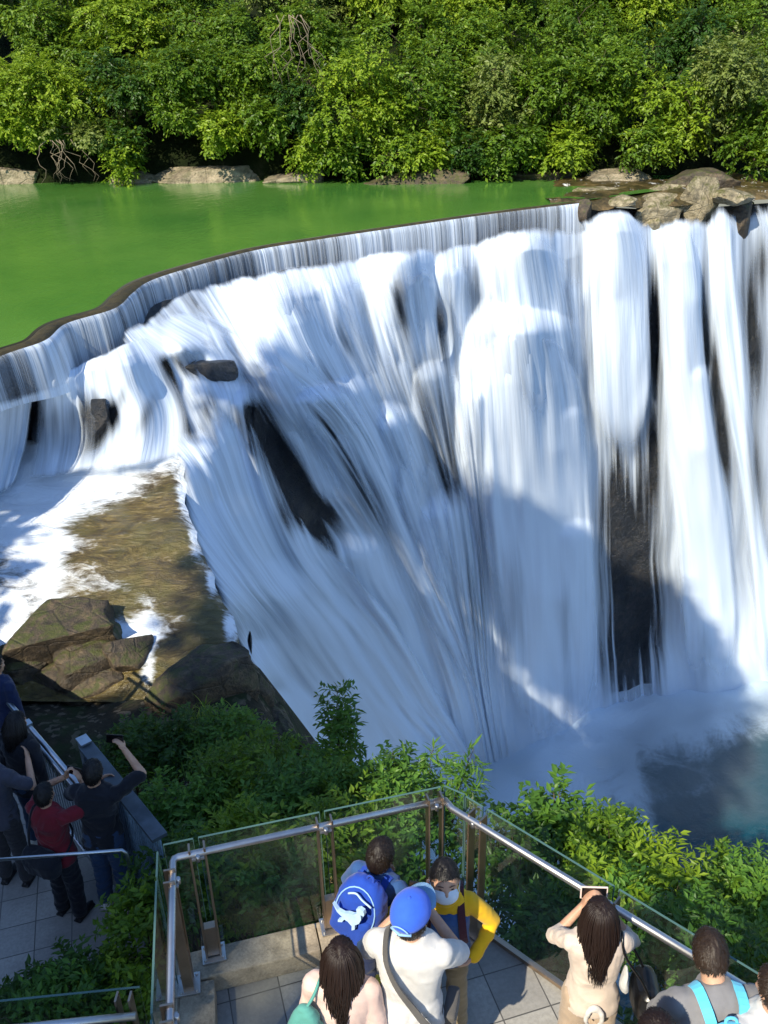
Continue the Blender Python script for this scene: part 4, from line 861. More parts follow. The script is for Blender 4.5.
# handrail tubes
h=1.02; ins=.065
cL=FA_-fn*ins-ln*ins; 
cF=FB_-fn*ins+fd*-.01; cR=RA_-rn*ins-Vector((.02,.02,0))
mb=MB(); mb.tube([LB_-ln*ins+Vector((0,0,h)),cL+ld*.03+Vector((0,0,h)),cL+ld*.008+fd*.008+Vector((0,0,h)),cL+fd*.03+Vector((0,0,h)),cF+Vector((0,0,h))],.021,12)
mb.tube([cF+Vector((0,0,h)),cR+Vector((0,0,h)),RB_-rn*ins+Vector((0,0,h))],.021,12)
rpart(mb,'handrail',M['steel'])
# ---- second handrail in the bottom left corner (lower stair landing)
a=Vector(atz(-40,1034,.6)); b=Vector(atz(136,1016,.6)); 
e=empty('lower_railing',(b.x,b.y,-.5),'short glass railing cut off by the bottom left corner','railing'); Mi=Matrix.Translation(-Vector((b.x,b.y,-.5)))
def ep(mb,name,mat,par=e,Mx=None):
    bmesh.ops.transform(mb.bm,matrix=Mx if Mx is not None else Mi,verts=mb.bm.verts); return mb.build(name,mat,par)
mb=MB(); mb.tube([a,b],.021,10); ep(mb,'handrail',M['steel'])
dn=Vector((0,.10,0)); mb=MB(); 
for s in (-.035,.035): mb.box((b.x-.07+s,b.y+.06,.1),(.012,.06,1.15),bev=.002)
ep(mb,'post',M['tinted_steel'])
mb=MB(); c=(a+b)/2; mb.box((c.x,c.y+.12,.08),((b-a).length,.01,1.15),rz=math.atan2(b.y-a.y,b.x-a.x)); ep(mb,'glass_pane',M['glass'])
mb=MB(); mb.bar(a+Vector((0,.12,.06)),b+Vector((0,.12,.06)),.011,.004); ep(mb,'glass_edge',M['glassedge'])
# ================================================================ LOWER WALKWAY on the left
WZ=-1.6
o=slab([(-2.05,5.02,0),(-2.2,5.55,0),(-4.1,7.9,0),(-7,11,0),(-11,8,0),(-8,3,0),(-4.4,4.4,0)],-1.9,WZ,'walkway_floor',M['paving']); tag(o,kind='structure')
def pmat(name,col,rough=.6,spec=.4,sc=30,var=.25,metal=0,bump=.2):
    t=NT(name); n=t.noise(t.coord(),sc,4,.6); c=t.mix(t.mr(n,.3,.7,0,1),tuple(k*(1-var) for k in col),tuple(min(1,k*(1+var)) for k in col))
    return t.done(t.bsdf(c,rough,spec,t.bump(n,bump,.004),metal))
M['bluepaint']=pmat('blue grey fence paint',(.20,.30,.40),.45,.5,12); M['darkcap']=pmat('dark capping',(.06,.08,.10),.4,.5,8); M['tube']=metal_mat('galvanised tube',(.5,.55,.6),.35)
# tubular fence with thin upright bars
a=Vector(atz(-60,622,-.5)); b=Vector(atz(83,790,-.5)); d=(b-a).normalized()
e2=empty('bar_fence',(b.x,b.y,WZ),'steel fence with double top tubes and thin bars along the lower walkway','fence'); M2=Matrix.Translation(-Vector((b.x,b.y,WZ)))
mb=MB(); mb.tube([a,b],.026,10); mb.tube([a+Vector((0,0,-.13)),b+Vector((0,0,-.13))],.024,10); mb.tube([a+Vector((0,0,-1.0)),b+Vector((0,0,-1.0))],.018,8); ep(mb,'rails',M['tube'],e2,M2)
mb=MB(); L=(b-a).length
for k in range(int(L/.07)): q=a+d*(.07*k); mb.tube([(q.x,q.y,-.63),(q.x,q.y,-1.5)],.006,5,False)
ep(mb,'bars',M['tube'],e2,M2)
for k in range(4): q=b-d*(.02+k*1.1); mb=MB(); mb.tube([(q.x,q.y,WZ),(q.x,q.y,-.49)],.03,10); mb.box((q.x,q.y,-.47),(.09,.06,.05),rz=math.atan2(d.y,d.x),bev=.008); ep(mb,'post',M['tube'],e2,M2)
# ribbed parapet with a dark cap
a=Vector(atz(86,746,-.45)); b=Vector(atz(160,838,-.45)); d=(b-a).normalized(); L=(b-a).length; nrm=Vector((d.y,-d.x,0))
e3=empty('ribbed_fence',(b.x,b.y,WZ),'solid ribbed blue grey fence panel with a dark sloping cap','fence'); M3=Matrix.Translation(-Vector((b.x,b.y,WZ)))
mb=MB(); mb.bar(a,b,.13,.035,bev=.005); ep(mb,'cap',M['darkcap'],e3,M3)
mb=MB(); 
for k in range(int(L/.05)): q=a+d*(.05*k+.02); mb.box((q.x,q.y,(-.47-1.75)/2),(.030,.028,1.27),rz=math.atan2(d.y,d.x),bev=.003)
c=(a+b)/2; mb.box((c.x,c.y,(-.47-1.75)/2),(L,.012,1.27),rz=math.atan2(d.y,d.x)); ep(mb,'panel',M['bluepaint'],e3,M3)
mb=MB(); q=a-d*.03; mb.box((q.x,q.y,-1.05),(.09,.09,1.25),rz=math.atan2(d.y,d.x),bev=.004); mb.box((q.x,q.y,-.405),(.13,.10,.02),rz=math.atan2(d.y,d.x),bev=.004); ep(mb,'post',M['tube'],e3,M3)
# thin rail across the near end of the walkway
a=Vector(atz(-60,864,-.5)); b=Vector(atz(126,850,-.5))
e4=empty('end_rail',(b.x,b.y,WZ),'thin steel handrail across the near end of the lower walkway','railing'); M4=Matrix.Translation(-Vector((b.x,b.y,WZ)))
mb=MB(); mb.tube([a,b-Vector((.03,0,0)),b-Vector((0,0,.03)),Vector((b.x,b.y,-1.0))],.014,8); ep(mb,'handrail',M['tube'],e4,M4)
mb=MB(); mb.tube([(b.x,b.y,WZ),(b.x,b.y,-.98)],.016,8); ep(mb,'post',M['tube'],e4,M4)
# ================================================================ PEOPLE
def remesh(mb,name,mat,parent,vox=.009,smooth=3,wr=0.0,wsc=(9,9,4),seed=0,M_=None):
    if M_ is not None: bmesh.ops.transform(mb.bm,matrix=M_,verts=mb.bm.verts)
    bmesh.ops.recalc_face_normals(mb.bm,faces=mb.bm.faces)
    m=bpy.data.meshes.new('tmp'); mb.bm.to_mesh(m); mb.bm.free(); o=bpy.data.objects.new('tmp',m); C.objects.link(o)
    r=o.modifiers.new('r','REMESH'); r.mode='VOXEL'; r.voxel_size=vox; r.use_smooth_shade=True
    if smooth: q=o.modifiers.new('s','SMOOTH'); q.factor=.5; q.iterations=smooth
    dg=bpy.context.evaluated_depsgraph_get(); me=bpy.data.meshes.new_from_object(o.evaluated_get(dg)); bpy.data.objects.remove(o); me.name=name
    if wr:
        n=len(me.vertices); V=np.empty(n*3); me.vertices.foreach_get('co',V); V=V.reshape(-1,3); N=np.empty(n*3); me.vertices.foreach_get('normal',N); N=N.reshape(-1,3)
        W=V*np.array(wsc); W=W+.6*np.stack([fbm(V,3.0,2,seed+1),fbm(V,3.0,2,seed+2),fbm(V,3,2,seed+3)],1)*2
        f=fbm(W,1.0,3,seed); f=1-np.abs(f)*2
        V=V+N*(f*wr)[:,None]; me.vertices.foreach_set('co',V.astype(np.float32).ravel()); me.update()
    me.materials.clear(); me.materials.append(mat); 
    for p in me.polygons: p.use_smooth=True
    return mobj(name,me,parent)
def limb(mb,a,b,ra,rb,n=14):
    a=Vector(a);b=Vector(b);d=(b-a).normalized(); P=[];Rr=[]
    for k in range(5): an=math.pi/2*(1-k/4); P.append(a-d*ra*math.sin(an)); Rr.append(max(ra*math.cos(an),ra*.08))
    for k in range(1,5): an=math.pi/2*k/4; 
    P.append(b);Rr.append(rb)
    for k in range(1,5): an=math.pi/2*k/4; P.append(b+d*rb*math.sin(an)); Rr.append(max(rb*math.cos(an),rb*.08))
    mb.tube(P,Rr,n); return mb
def loft(mb,rings,n=24,pw=2.4):
    """rings: (matrix, rx, ry) superellipse"""
    R_=[]
    for Mx,rx,ry in rings:
        row=[]
        for k in range(n):
            a=2*math.pi*k/n; c,s=math.cos(a),math.sin(a)
            row.append(mb.bm.verts.new(Mx@Vector((rx*math.copysign(abs(c)**(2/pw),c),ry*math.copysign(abs(s)**(2/pw),s),0))))
        R_.append(row)
    for a,b in zip(R_,R_[1:]):
        for k in range(n): mb.bm.faces.new((a[k],a[(k+1)%n],b[(k+1)%n],b[k]))
    mb.bm.faces.new(R_[0][::-1]); mb.bm.faces.new(R_[-1]); return mb
def hand(mb,w,d,pn,side,curl=.5,s=1.0):
    w=Vector(w);d=Vector(d).normalized();pn=Vector(pn);pn=(pn-d*pn.dot(d)).normalized(); ac=d.cross(pn)*side
    rot=Matrix((ac,d,pn)).transposed()
    mb.ell(w+d*.045*s,(.040*s,.055*s,.017*s),12,rot)
    for i,(o,l) in enumerate(((-.030,.058),(-.010,.070),(.011,.076),(.031,.068))):
        b=w+d*.082*s+ac*o*s; d1=(d*math.cos(curl*.6)+pn*math.sin(curl*.6)+ac*o*2).normalized(); d2=(d*math.cos(curl*1.6)+pn*math.sin(curl*1.6)).normalized(); m=b+d1*l*.5*s
        limb(mb,b-d1*.02*s,m,.0095*s,.0085*s,8); limb(mb,m,m+d2*l*.5*s,.0085*s,.0075*s,8)
    tb=w+d*.025*s+ac*.030*s; t1=tb+(ac*.75+d*.6+pn*.2).normalized()*.042*s; limb(mb,tb,t1,.013*s,.0105*s,8); limb(mb,t1,t1+(d*.9+pn*.45+ac*.15).normalized()*.032*s,.0105*s,.008*s,8)
def ik(a,b,l1,l2,hint):
    a=Vector(a);b=Vector(b);v=b-a;D=min(v.length,(l1+l2)*.995);v.normalize();b=a+v*D
    x=(l1*l1-l2*l2+D*D)/(2*D); hgt=math.sqrt(max(l1*l1-x*x,0)); h=Vector(hint); h=(h-v*h.dot(v)).normalized(); return a+v*x+h*hgt,b
def skin_mat():
    t=NT('skin'); v=t.coord(); n=t.noise(v,14,4,.6); c=t.ramp(n,[(.3,(.42,.235,.15)),(.7,(.56,.34,.23))]); b=t.n('BsdfPrincipled',Base_Color=c,Roughness=.5); b.inputs['Subsurface Weight'].default_value=.12; b.inputs['Subsurface Scale'].default_value=.01; b.inputs['Specular IOR Level'].default_value=.35; return t.done(b.outputs[0])
M['skin']=skin_mat()
def hair_mat(name,c):
    t=NT(name); v=t.coord((1,1,.12)); n=t.noise(v,160,3,.6); return t.done(t.bsdf(t.mix(n,tuple(k*.4 for k in c),tuple(k*1.7 for k in c)),.5,.35,t.bump(n,.5,.004)))
M['hairblack']=hair_mat('black hair',(.006,.005,.005)); M['hairbrown']=hair_mat('dark brown hair',(.010,.006,.004)); M['haired']=hair_mat('long brown hair',(.013,.006,.004)); M['hairlight']=hair_mat('light brown hair',(.022,.013,.008))
def cloth(name,c,rough=.85,var=.12):
    t=NT(name); v=t.coord(); w=t.noise(v,320,2,.5); n=t.noise(v,7,4,.6)
    c2=t.mix(t.mr(n,.3,.7,0,1),tuple(k*(1-var) for k in c),tuple(min(1,k*(1+var)) for k in c)); c2=t.mix(t.math('MULTIPLY',w,.2),c2,tuple(k*.6 for k in c))
    b=t.n('BsdfPrincipled',Base_Color=c2,Roughness=rough,Normal=t.bump(t.math('ADD',n,t.math('MULTIPLY',w,.3)),.35,.01)); b.inputs['Sheen Weight'].default_value=.15; b.inputs['Specular IOR Level'].default_value=.2
    return t.done(b.outputs[0])
CL={k:cloth(k.replace('_',' '),c) for k,c in dict(white_cotton=(.58,.57,.55),grey_cotton=(.20,.20,.21),pale_grey_cotton=(.52,.53,.54),black_cotton=(.011,.013,.020),dark_red_cotton=(.16,.012,.022),denim=(.028,.06,.13),
    khaki=(.24,.18,.10),beige=(.42,.32,.23),royal_blue=(.015,.06,.38),navy=(.012,.022,.07),yellow_knit=(.72,.42,.012),steel_blue=(.03,.085,.24),blush=(.66,.48,.42),cream=(.60,.50,.42),teal=(.09,.30,.26),sky_blue=(.12,.56,.80),
    dark_grey=(.03,.03,.035),grey_strap=(.10,.095,.09),mask=(.72,.80,.86),maroon=(.05,.012,.02),black_leather=(.006,.006,.007),dusky=(.05,.055,.08),cap_blue=(.035,.12,.62),cap_pale=(.28,.50,.78)).items()}
CL['black_leather']=pmat('black leather',(.006,.006,.007),.3,.5,40,.3)
M['shoewhite']=pmat('white shoe leather',(.7,.7,.68),.5,.4,30,.06); M['shoedark']=pmat('dark shoe',(.015,.015,.018),.5,.4,30,.2); M['shoeyellow']=pmat('yellow shoe',(.6,.45,.03),.5,.4,30,.1)
t=NT('phone screen'); M['screen']=t.done(t.bsdf((.004,.004,.005),.06,.6)); t=NT('phone case black'); M['pblack']=t.done(t.bsdf((.01,.01,.012),.35,.5)); t=NT('phone case blush'); M['ppink']=t.done(t.bsdf((.75,.6,.55),.3,.5))
SPINE=[(.80,.150,.105),(.88,.168,.118),(.96,.160,.112),(1.06,.138,.098),(1.17,.150,.108),(1.28,.170,.115),(1.37,.180,.104),(1.42,.150,.085),(1.455,.085,.065)]
def person(px,py,z,H,head_deg,label,floor=0.0,top=None,bottom=None,shoes='shoedark',hair='short',hairc='hairblack',lean=0,sleeve=.45,arms=None,build=1.0,headk=1.0,yaw=0,nod=0,bell=1.0,hem=.80,group=None,seed=1,nohair=False,open_front=None,feet=.11,legs=True,hairlen=.5,step=0,vox=.009):
    """(px,py) at height z above the floor is the top of the head; the person stands on the floor below it"""
    P=Vector(atz(px,py,floor+z)); s=H/1.7; th=R(head_deg)
    e=empty('person',(P.x,P.y,floor),label,'person',group)
    Rz=Matrix.Rotation(th,4,'Z'); Sc=Matrix.Scale(s,4)
    # keep the head over the empty when leaning
    Lm=Matrix.Translation((0,0,.92))@Matrix.Rotation(-R(lean),4,'X')@Matrix.Translation((0,0,-.92))
    top_=Lm@Vector((0,0,1.58)); B=Rz@Sc@Matrix.Translation((0,-top_.y,0))
    U=B@Lm                                  # upper body frame
    def sp(z,up=True): return (U if up else B)@Matrix.Translation((0,0,z))
    k=build; sh=[Vector((-.175*k,0,1.375)),Vector((.175*k,0,1.375))]
    arms=arms or {}; J={}
    for i,sd in enumerate('LR'):
        a=arms.get(sd,{}); tgt=a.get('w',((-.24,.24)[i],.03,.80)); hint=a.get('h',((-.5,.5)[i],-.6,0))
        el_,wr=ik(sh[i],tgt,.285,.265,hint); J[sd]=(sh[i],el_,wr,Vector(a.get('d',(wr-el_))),Vector(a.get('n',((1,0,0) if i==0 else (-1,0,0)))),a.get('c',.5))
    # skin
    mb=MB(); loft(mb,[(Matrix.Translation((0,0,z_)),rx*k*(.97 if z_<1.4 else .80),ry*k*(.97 if z_<1.4 else .80)) for z_,rx,ry in SPINE])
    limb(mb,(0,-.005,1.42),(0,.012,1.52),.062,.056)
    for i,sd in enumerate('LR'):
        a,b,c,d,n,cu=J[sd]; limb(mb,a,b,.050*k,.040*k); limb(mb,b,c,.041*k,.027); hand(mb,c,d,n,(1,-1)[i],cu)
    hc=Vector((0,.02,1.585)); hr=(.074*headk,.093*headk,.115*headk); HM=Matrix.Translation(hc)@Matrix.Rotation(R(yaw),4,'Z')@Matrix.Rotation(R(nod),4,'X')
    h_=MB(); h_.ell((0,0,0.0),hr,24); h_.ell((0,.022*headk,-.045*headk),(.058*headk,.068*headk,.070*headk),18)
    for q in (-1,1): h_.ell((q*.076*headk,-.002,-.012),(.010,.020,.032),10); h_.ell((q*.036*headk,.070*headk,-.035*headk),(.02,.018,.02),8)
    limb(h_,(0,.088*headk,.012),(0,.104*headk,-.022),.009,.014,8); h_.ell((0,.086*headk,-.058*headk),(.026,.012,.007),8); h_.ell((0,.080*headk,-.066*headk),(.022,.012,.007),8); h_.ell((0,.072*headk,-.098*headk),(.022,.018,.016),8)
    for q in (-1,1): h_.ell((q*.03*headk,.082*headk,.022*headk),(.022,.010,.006),8)
    bmesh.ops.transform(h_.bm,matrix=HM,verts=h_.bm.verts); tm=bpy.data.meshes.new('t'); h_.bm.to_mesh(tm); mb.bm.from_mesh(tm); bpy.data.meshes.remove(tm); h_.bm.free()
    bmesh.ops.transform(mb.bm,matrix=U,verts=mb.bm.verts)
    hips=[(-.088,0,.88),(.088,0,.88)]; LJ=[]
    for i in range(2):
        st=(step if i else -step); kn=(hips[i][0]*1.05,.02+st*.5,.48); an=(hips[i][0]*1.0+(feet-.088)*(1,-1)[0]*(-1 if i==0 else 1),-.01+st,.085); LJ.append((hips[i],kn,an))
        l=MB(); limb(l,hips[i],kn,.080*k,.056*k); limb(l,kn,an,.054*k,.038); l.ell((an[0],an[1]+.06,.04),(.036,.10,.032),10); bmesh.ops.transform(l.bm,matrix=B,verts=l.bm.verts)
        tm=bpy.data.meshes.new('t'); l.bm.to_mesh(tm); mb.bm.from_mesh(tm); bpy.data.meshes.remove(tm); l.bm.free()
    remesh(mb,'body',M['skin'],e,vox*s**.5,2)
    # trousers
    if bottom:
        m,rk_,ln=bottom; mb=MB(); loft(mb,[(B@Matrix.Translation((0,0,z_)),rx*k+.014,ry*k+.014) for z_,rx,ry in [(.78,.150,.105),(.86,.165,.118),(.94,.160,.112),(1.0,.150,.105)]])
        l=MB()
        for hp,kn,an in LJ:
            hp,kn,an=map(Vector,(hp,kn,an)); en=kn.lerp(an,max(0,(ln-.5)*2)) if ln>.5 else kn
            limb(l,hp,kn,.088*k*rk_**.5,.062*rk_*k+.008); limb(l,kn,en+(Vector((0,0,.02)) if ln>=1 else Vector()),.062*rk_*k+.008,.048*rk_+.010)
        bmesh.ops.transform(l.bm,matrix=B,verts=l.bm.verts); tm=bpy.data.meshes.new('t'); l.bm.to_mesh(tm); mb.bm.from_mesh(tm); bpy.data.meshes.remove(tm); l.bm.free()
        remesh(mb,'trousers',CL[m],e,vox,2,.006,(7,7,12),seed+4)
    # shoes
    for hp,kn,an in LJ:
        l=MB(); l.ell((an[0],an[1]+.055,.038),(.046,.135,.034),14); l.ell((an[0],an[1]-.01,.07),(.043,.055,.045),12); l.box((an[0],an[1]+.052,.013),(.085,.25,.024),bev=.01); remesh(l,'shoe',M[shoes],e,.008,2,M_=B)
    # shirt
    if top:
        mb=MB(); off=.016
        rr=[(hem-.0,.158*bell,.112*bell),(hem+.06,.166*bell**.7,.118*bell**.7)]+[r_ for r_ in SPINE if r_[0]>hem+.1]
        loft(mb,[(Matrix.Translation((0,0,z_)),rx*k+off,ry*k+off) for z_,rx,ry in rr[:-1]]+[(Matrix.Translation((0,0,1.455)),.092,.080),(Matrix.Translation((0,.004,1.475)),.074,.070)])
        for sd in 'LR':
            a,b,c,d,n,cu=J[sd]; 
            if sleeve<=.5: limb(mb,a,a.lerp(b,sleeve*2*.95),.064*k+.006,.062*k)
            else: limb(mb,a,b,.062*k+.004,.052*k+.004); limb(mb,b,b.lerp(c,min(1,(sleeve-.5)*2)),.054*k,.040)
        remesh(mb,'shirt',CL[top],e,vox,2,.008,(8,8,4),seed,M_=U)
    # hair
    HH=U@HM
    if not nohair:
        bm=bmesh.new(); bmesh.ops.create_icosphere(bm,subdivisions=5,radius=1); V=np.array([v.co[:] for v in bm.verts])
        hl=np.interp(V[:,1],[-1,-.5,0,.55,1],[-.62,-.5,-.12,.38,.50]); inn=np.clip((V[:,2]-hl)/.10,0,1)
        az=np.arctan2(V[:,0],V[:,1]+.25); f=fbm(np.stack([np.cos(az)*6,np.sin(az)*6,V[:,2]*1.6],1),1.4,4,seed+5); g_=fbm(V,2.0,2,seed+6)
        r=.90+inn*(.215+.045*f+.05*g_); 
        V=V*r[:,None]*np.array(hr)+np.array([0,-.004,.004])
        for v,p in zip(bm.verts,V): v.co=HH@Vector(p)
        for fc in bm.faces: fc.smooth=True
        m=bpy.data.meshes.new('hair'); bm.to_mesh(m); bm.free(); m.materials.append(M[hairc]); hair_o=mobj('hair',m,e)
        gg=np.random.default_rng(seed+70); ns=1500; dd=gg.normal(size=(ns*2,3)); dd/=np.linalg.norm(dd,axis=1)[:,None]
        ok=dd[:,2]>np.interp(dd[:,1],[-1,-.5,0,.55,1],[-.58,-.46,-.02,.55,.72]); dd=dd[ok][:ns]; wh=np.array([.15,-.45,.88]); tg=dd*(dd@wh)[:,None]-wh; tg+=gg.normal(size=tg.shape)*.28; tg-=dd*(tg*dd).sum(1)[:,None]; tg/=np.linalg.norm(tg,axis=1)[:,None]+1e-6
        sd_=np.cross(dd,tg)*.0022; hr_=np.array(hr); p0=dd*hr_*1.10; lnn=gg.uniform(.016,.034,len(dd))[:,None]; p1=p0+tg*lnn*.5+dd*.004; p2=p0+tg*lnn+dd*gg.uniform(-.002,.008,len(dd))[:,None]
        Vs=np.stack([p0-sd_,p0+sd_,p1+sd_,p1-sd_,p2+sd_*.3,p2-sd_*.3],1).reshape(-1,3); Hm=np.array(HH); Vs=Vs@Hm[:3,:3].T+Hm[:3,3]
        b_=np.arange(len(dd))[:,None]*6; Fs=np.concatenate([b_+np.array([[0,1,2,3]]),b_+np.array([[3,2,4,5]])]); mobj('hair_strands',np_mesh('hair_strands',Vs,Fs,M[hairc]),e)
        if hair=='long':
            g=random.Random(seed); mb=MB(); L_=hairlen
            for q in range(520):
                a=g.uniform(-1,1); an=a*1.75; inner=g.random()
                rad=(.082+.022*inner)*headk; x0=math.sin(an)*rad; y0=-math.cos(an)*rad*1.1
                pts=[(x0*.35,y0*.35,.112*headk+.006*inner),(x0*.85,y0*.85,.075*headk)]; ph=g.uniform(0,6.28); wv=g.uniform(.004,.018); ll=L_*g.uniform(.72,1.0)*(1-.2*abs(a)**3); n=9
                for j in range(n):
                    t_=j/(n-1); xx=x0*(1.05+.25*math.sin(t_*3.1)-.35*t_**2)+wv*math.sin(ph+t_*9)*(t_+.1); yy=y0*(1.02)-.055*math.sin(min(1,t_*2.0)*1.57)*(1-abs(a)*.6)+wv*math.cos(ph+t_*8)*t_*.6
                    pts.append((xx,yy,.03-ll*t_))
                # hair falls with gravity, so only the head's own turn is applied
                w0=.0042*g.uniform(.6,1.4); mb.tube(pts,[w0*.5,w0]+[w0*(1.05-.85*(j/(n-1))**2.5) for j in range(n)],6)
            mb2=mb; bmesh.ops.transform(mb2.bm,matrix=U@Matrix.Translation(hc)@Matrix.Rotation(R(yaw),4,'Z')@Matrix.Rotation(R(lean)*.6,4,'X'),verts=mb2.bm.verts); mb2.build('long_hair',M[hairc],e)
    return dict(e=e,U=U,B=B,HH=HH,J=J,s=s,hr=hr,P=Vector((P.x,P.y,floor)),k=k)
def wpt(p,v): return p['P']+(p['U']@Vector(v))
def wmat(p): return Matrix.Translation(p['P'])@p['U']
def phone(p,c,nrm,up,label,case='pblack',L=.15,Wd=.075):
    """phone centred at body-frame point c, screen facing nrm, long side along up"""
    Mx=wmat(p); sc=p['s']; cc=Mx@Vector(c); R3=Mx.to_3x3().normalized(); n=(R3@Vector(nrm)).normalized(); u=(R3@Vector(up)); u=(u-n*u.dot(n)).normalized(); x=u.cross(n)
    rot=Matrix((x,u,n)).transposed(); e=empty('phone',cc,label,'phone')
    mb=MB(); mb.box((0,0,0),(Wd,L,.009),rot=rot,bev=.003); mb.build('case',M[case],e)
    mb=MB(); mb.box(n*.0052,(Wd*.86,L*.90,.0015),rot=rot); mb.build('screen',M['screen'],e); return e
def backpack(p,mat,label,size=(.29,.15,.40),zc=1.17,strap=None,tilt=0,strapmat=None,rim=None,yoff=0):
    Mx=wmat(p); R4=Matrix.Translation((0,-.125-size[1]/2+yoff,zc))@Matrix.Rotation(R(tilt),4,'Y'); o=Mx@R4@Vector((0,0,-size[2]/2))
    e=empty('backpack',o,label,'backpack'); I=Matrix.Translation(-o)@Mx
    def fin(mb,name,m,par=e,vox=.008,A=None,wr=.004): return remesh(mb,name,m,par,vox,3,wr,(8,8,8),3,M_=I@(A if A is not None else R4))
    mb=MB(); loft(mb,[(Matrix.Translation((0,0,size[2]*(t_-.5))),size[0]/2*w_,size[1]/2*w2) for t_,w_,w2 in ((0,.80,.6),(.06,.95,.9),(.3,1,1.05),(.6,.97,1),(.82,.82,.85),(.94,.58,.6),(1,.3,.3))],24,3.0)
    fin(mb,'main_compartment',CL[mat])
    mb=MB(); loft(mb,[(Matrix.Translation((0,-size[1]*.42,size[2]*(t_-.5))),size[0]/2*w_,size[1]/2*w2) for t_,w_,w2 in ((.04,.68,.3),(.10,.80,.5),(.42,.80,.52),(.52,.7,.4))],24,3.0); fin(mb,'front_pocket',CL[mat])
    mb=MB(); P=[Vector((math.cos(a)*size[0]*.40,-size[1]*(.44-.10*max(0,math.sin(a))),math.sin(a)*size[2]*.42+.01)) for a in [math.pi*(-.1+1.2*k/16) for k in range(17)]]; mb.tube(P,.0055,6); bmesh.ops.transform(mb.bm,matrix=I@R4,verts=mb.bm.verts); mb.build('zip',CL[rim or 'navy'],e)
    sm=CL[strapmat or mat]; k=p['k']
    for q in (-1,1):
        mb=MB(); pts=[Vector((q*.07,-.145,zc+size[2]*.36)),Vector((q*.092,-.135,1.40)),Vector((q*.10,-.04,1.462)),Vector((q*.105,.06,1.42)),Vector((q*.115,.135,1.30)),Vector((q*.13,.145,1.15)),Vector((q*.165*k,.05,1.02)),Vector((q*.13,-.13,zc-size[2]*.36))]
        Q=catmull([list(v) for v in pts],28)
        for a_,b_ in zip(Q,Q[1:]): 
            mid=(Vector(a_)+Vector(b_))/2; out=(mid-Vector((q*.06,0,mid.z if mid.z<1.36 else 1.36)));  mb.bar(Vector(a_),Vector(b_)+(Vector(b_)-Vector(a_))*.2,.052,.012,up=out)
        bmesh.ops.transform(mb.bm,matrix=I,verts=mb.bm.verts); mb.build('strap',sm,e)
    mb=MB(); mb.tube(catmull([(-.03,0,size[2]*.46),(-.02,.0,size[2]*.56),(.02,0,size[2]*.56),(.03,0,size[2]*.46)],9),.008,6); bmesh.ops.transform(mb.bm,matrix=I@R4,verts=mb.bm.verts); mb.build('handle',sm,e)
    return e,I@R4
# ---------------------------------------------------------------- on the platform
# boy in the blue jacket with the dinosaur backpack
A=person(379,853,1.17,1.22,-32,'boy in a blue jacket with a big blue backpack, looking at the falls',top='steel_blue',bottom=('navy',1.0,1.0),shoes='shoeyellow',hairc='hairbrown',sleeve=1.0,headk=1.22,seed=11,arms={'L':dict(w=(-.18,.30,1.12),h=(-.6,-.2,-.6)),'R':dict(w=(.26,.28,1.10),h=(.7,-.2,-.6))},lean=6,hem=.78)
bp,BM=backpack(A,'royal_blue','bright blue backpack with a pale dinosaur print',size=(.40,.22,.56),zc=1.32,tilt=14,rim='cap_pale',strapmat='royal_blue')
# dinosaur print: flat pale patch sewn on the outer face
def patch(pts,name,mat,par,Mx,y=-.19,off=.004):
    mb=MB(); mb.poly([(x,y-.02,z) for x,z in pts],.03,(0,1,0)); bmesh.ops.transform(mb.bm,matrix=Mx,verts=mb.bm.verts); return mb.build(name,mat,par)
def ribbon(pts,w_,name,mat,par,Mx):
    mb=MB(); Q=catmull([list(p) for p in pts],18)
    mb.tube([Vector(q) for q in Q],w_,6); bmesh.ops.transform(mb.bm,matrix=Mx,verts=mb.bm.verts); return mb.build(name,mat,par)
M['print']=pmat('pale blue print',(.42,.60,.80),.6,.3,20,.1)
yb=-.215
dino=[(x*1.0,z*1.0) for x,z in [(-.155,.02),(-.10,-.01),(-.05,.0),(-.02,.03),(.02,.05),(.045,.09),(.03,.125),(.05,.15),(.085,.15),(.10,.125),(.10,.105),(.075,.10),(.09,.06),(.085,.01),(.06,-.03),(.07,-.07),(.05,-.10),(.04,-.06),(.0,-.045),(-.03,-.05),(-.04,-.09),(-.07,-.115),(-.075,-.095),(-.055,-.08),(-.055,-.04),(-.10,-.03)]]
patch(dino,'dinosaur_print',M['print'],bp,BM@Matrix.Translation((.0,.0,.05)),y=-.170)
ribbon([(-.08,-.140,.20),(-.05,-.135,.225),(-.02,-.13,.235),(.03,-.13,.215),(.09,-.125,.20),(.11,-.12,.19)],.008,'print_stroke',M['print'],bp,BM)
# boy with the face mask, facing the camera
B_=person(445,867,1.30,1.32,176,'boy facing the camera in a white face mask, yellow sleeves and blue vest',top='yellow_knit',bottom=('khaki',1.15,1.0),shoes='shoedark',hairc='hairblack',sleeve=1.0,headk=1.18,seed=12,build=.88,yaw=6,nod=4,
   arms={'L':dict(w=(-.20,.13,.98),h=(-1,-.5,-.1),d=(.7,.5,-.3),c=.7),'R':dict(w=(.22,.12,1.00),h=(.9,-.4,-.2),d=(-.5,.6,.2),c=.5)},hem=.82)
mb=MB(); loft(mb,[(Matrix.Translation((0,0.01,z_)),rx+.020,ry+.028) for z_,rx,ry in ((.86,.160,.115),(.95,.158,.112),(1.06,.142,.10),(1.17,.146,.105),(1.28,.146,.108),(1.36,.125,.09))]); remesh(mb,'vest',CL['steel_blue'],B_['e'],.009,3,.006,(7,7,4),5,M_=B_['U'])
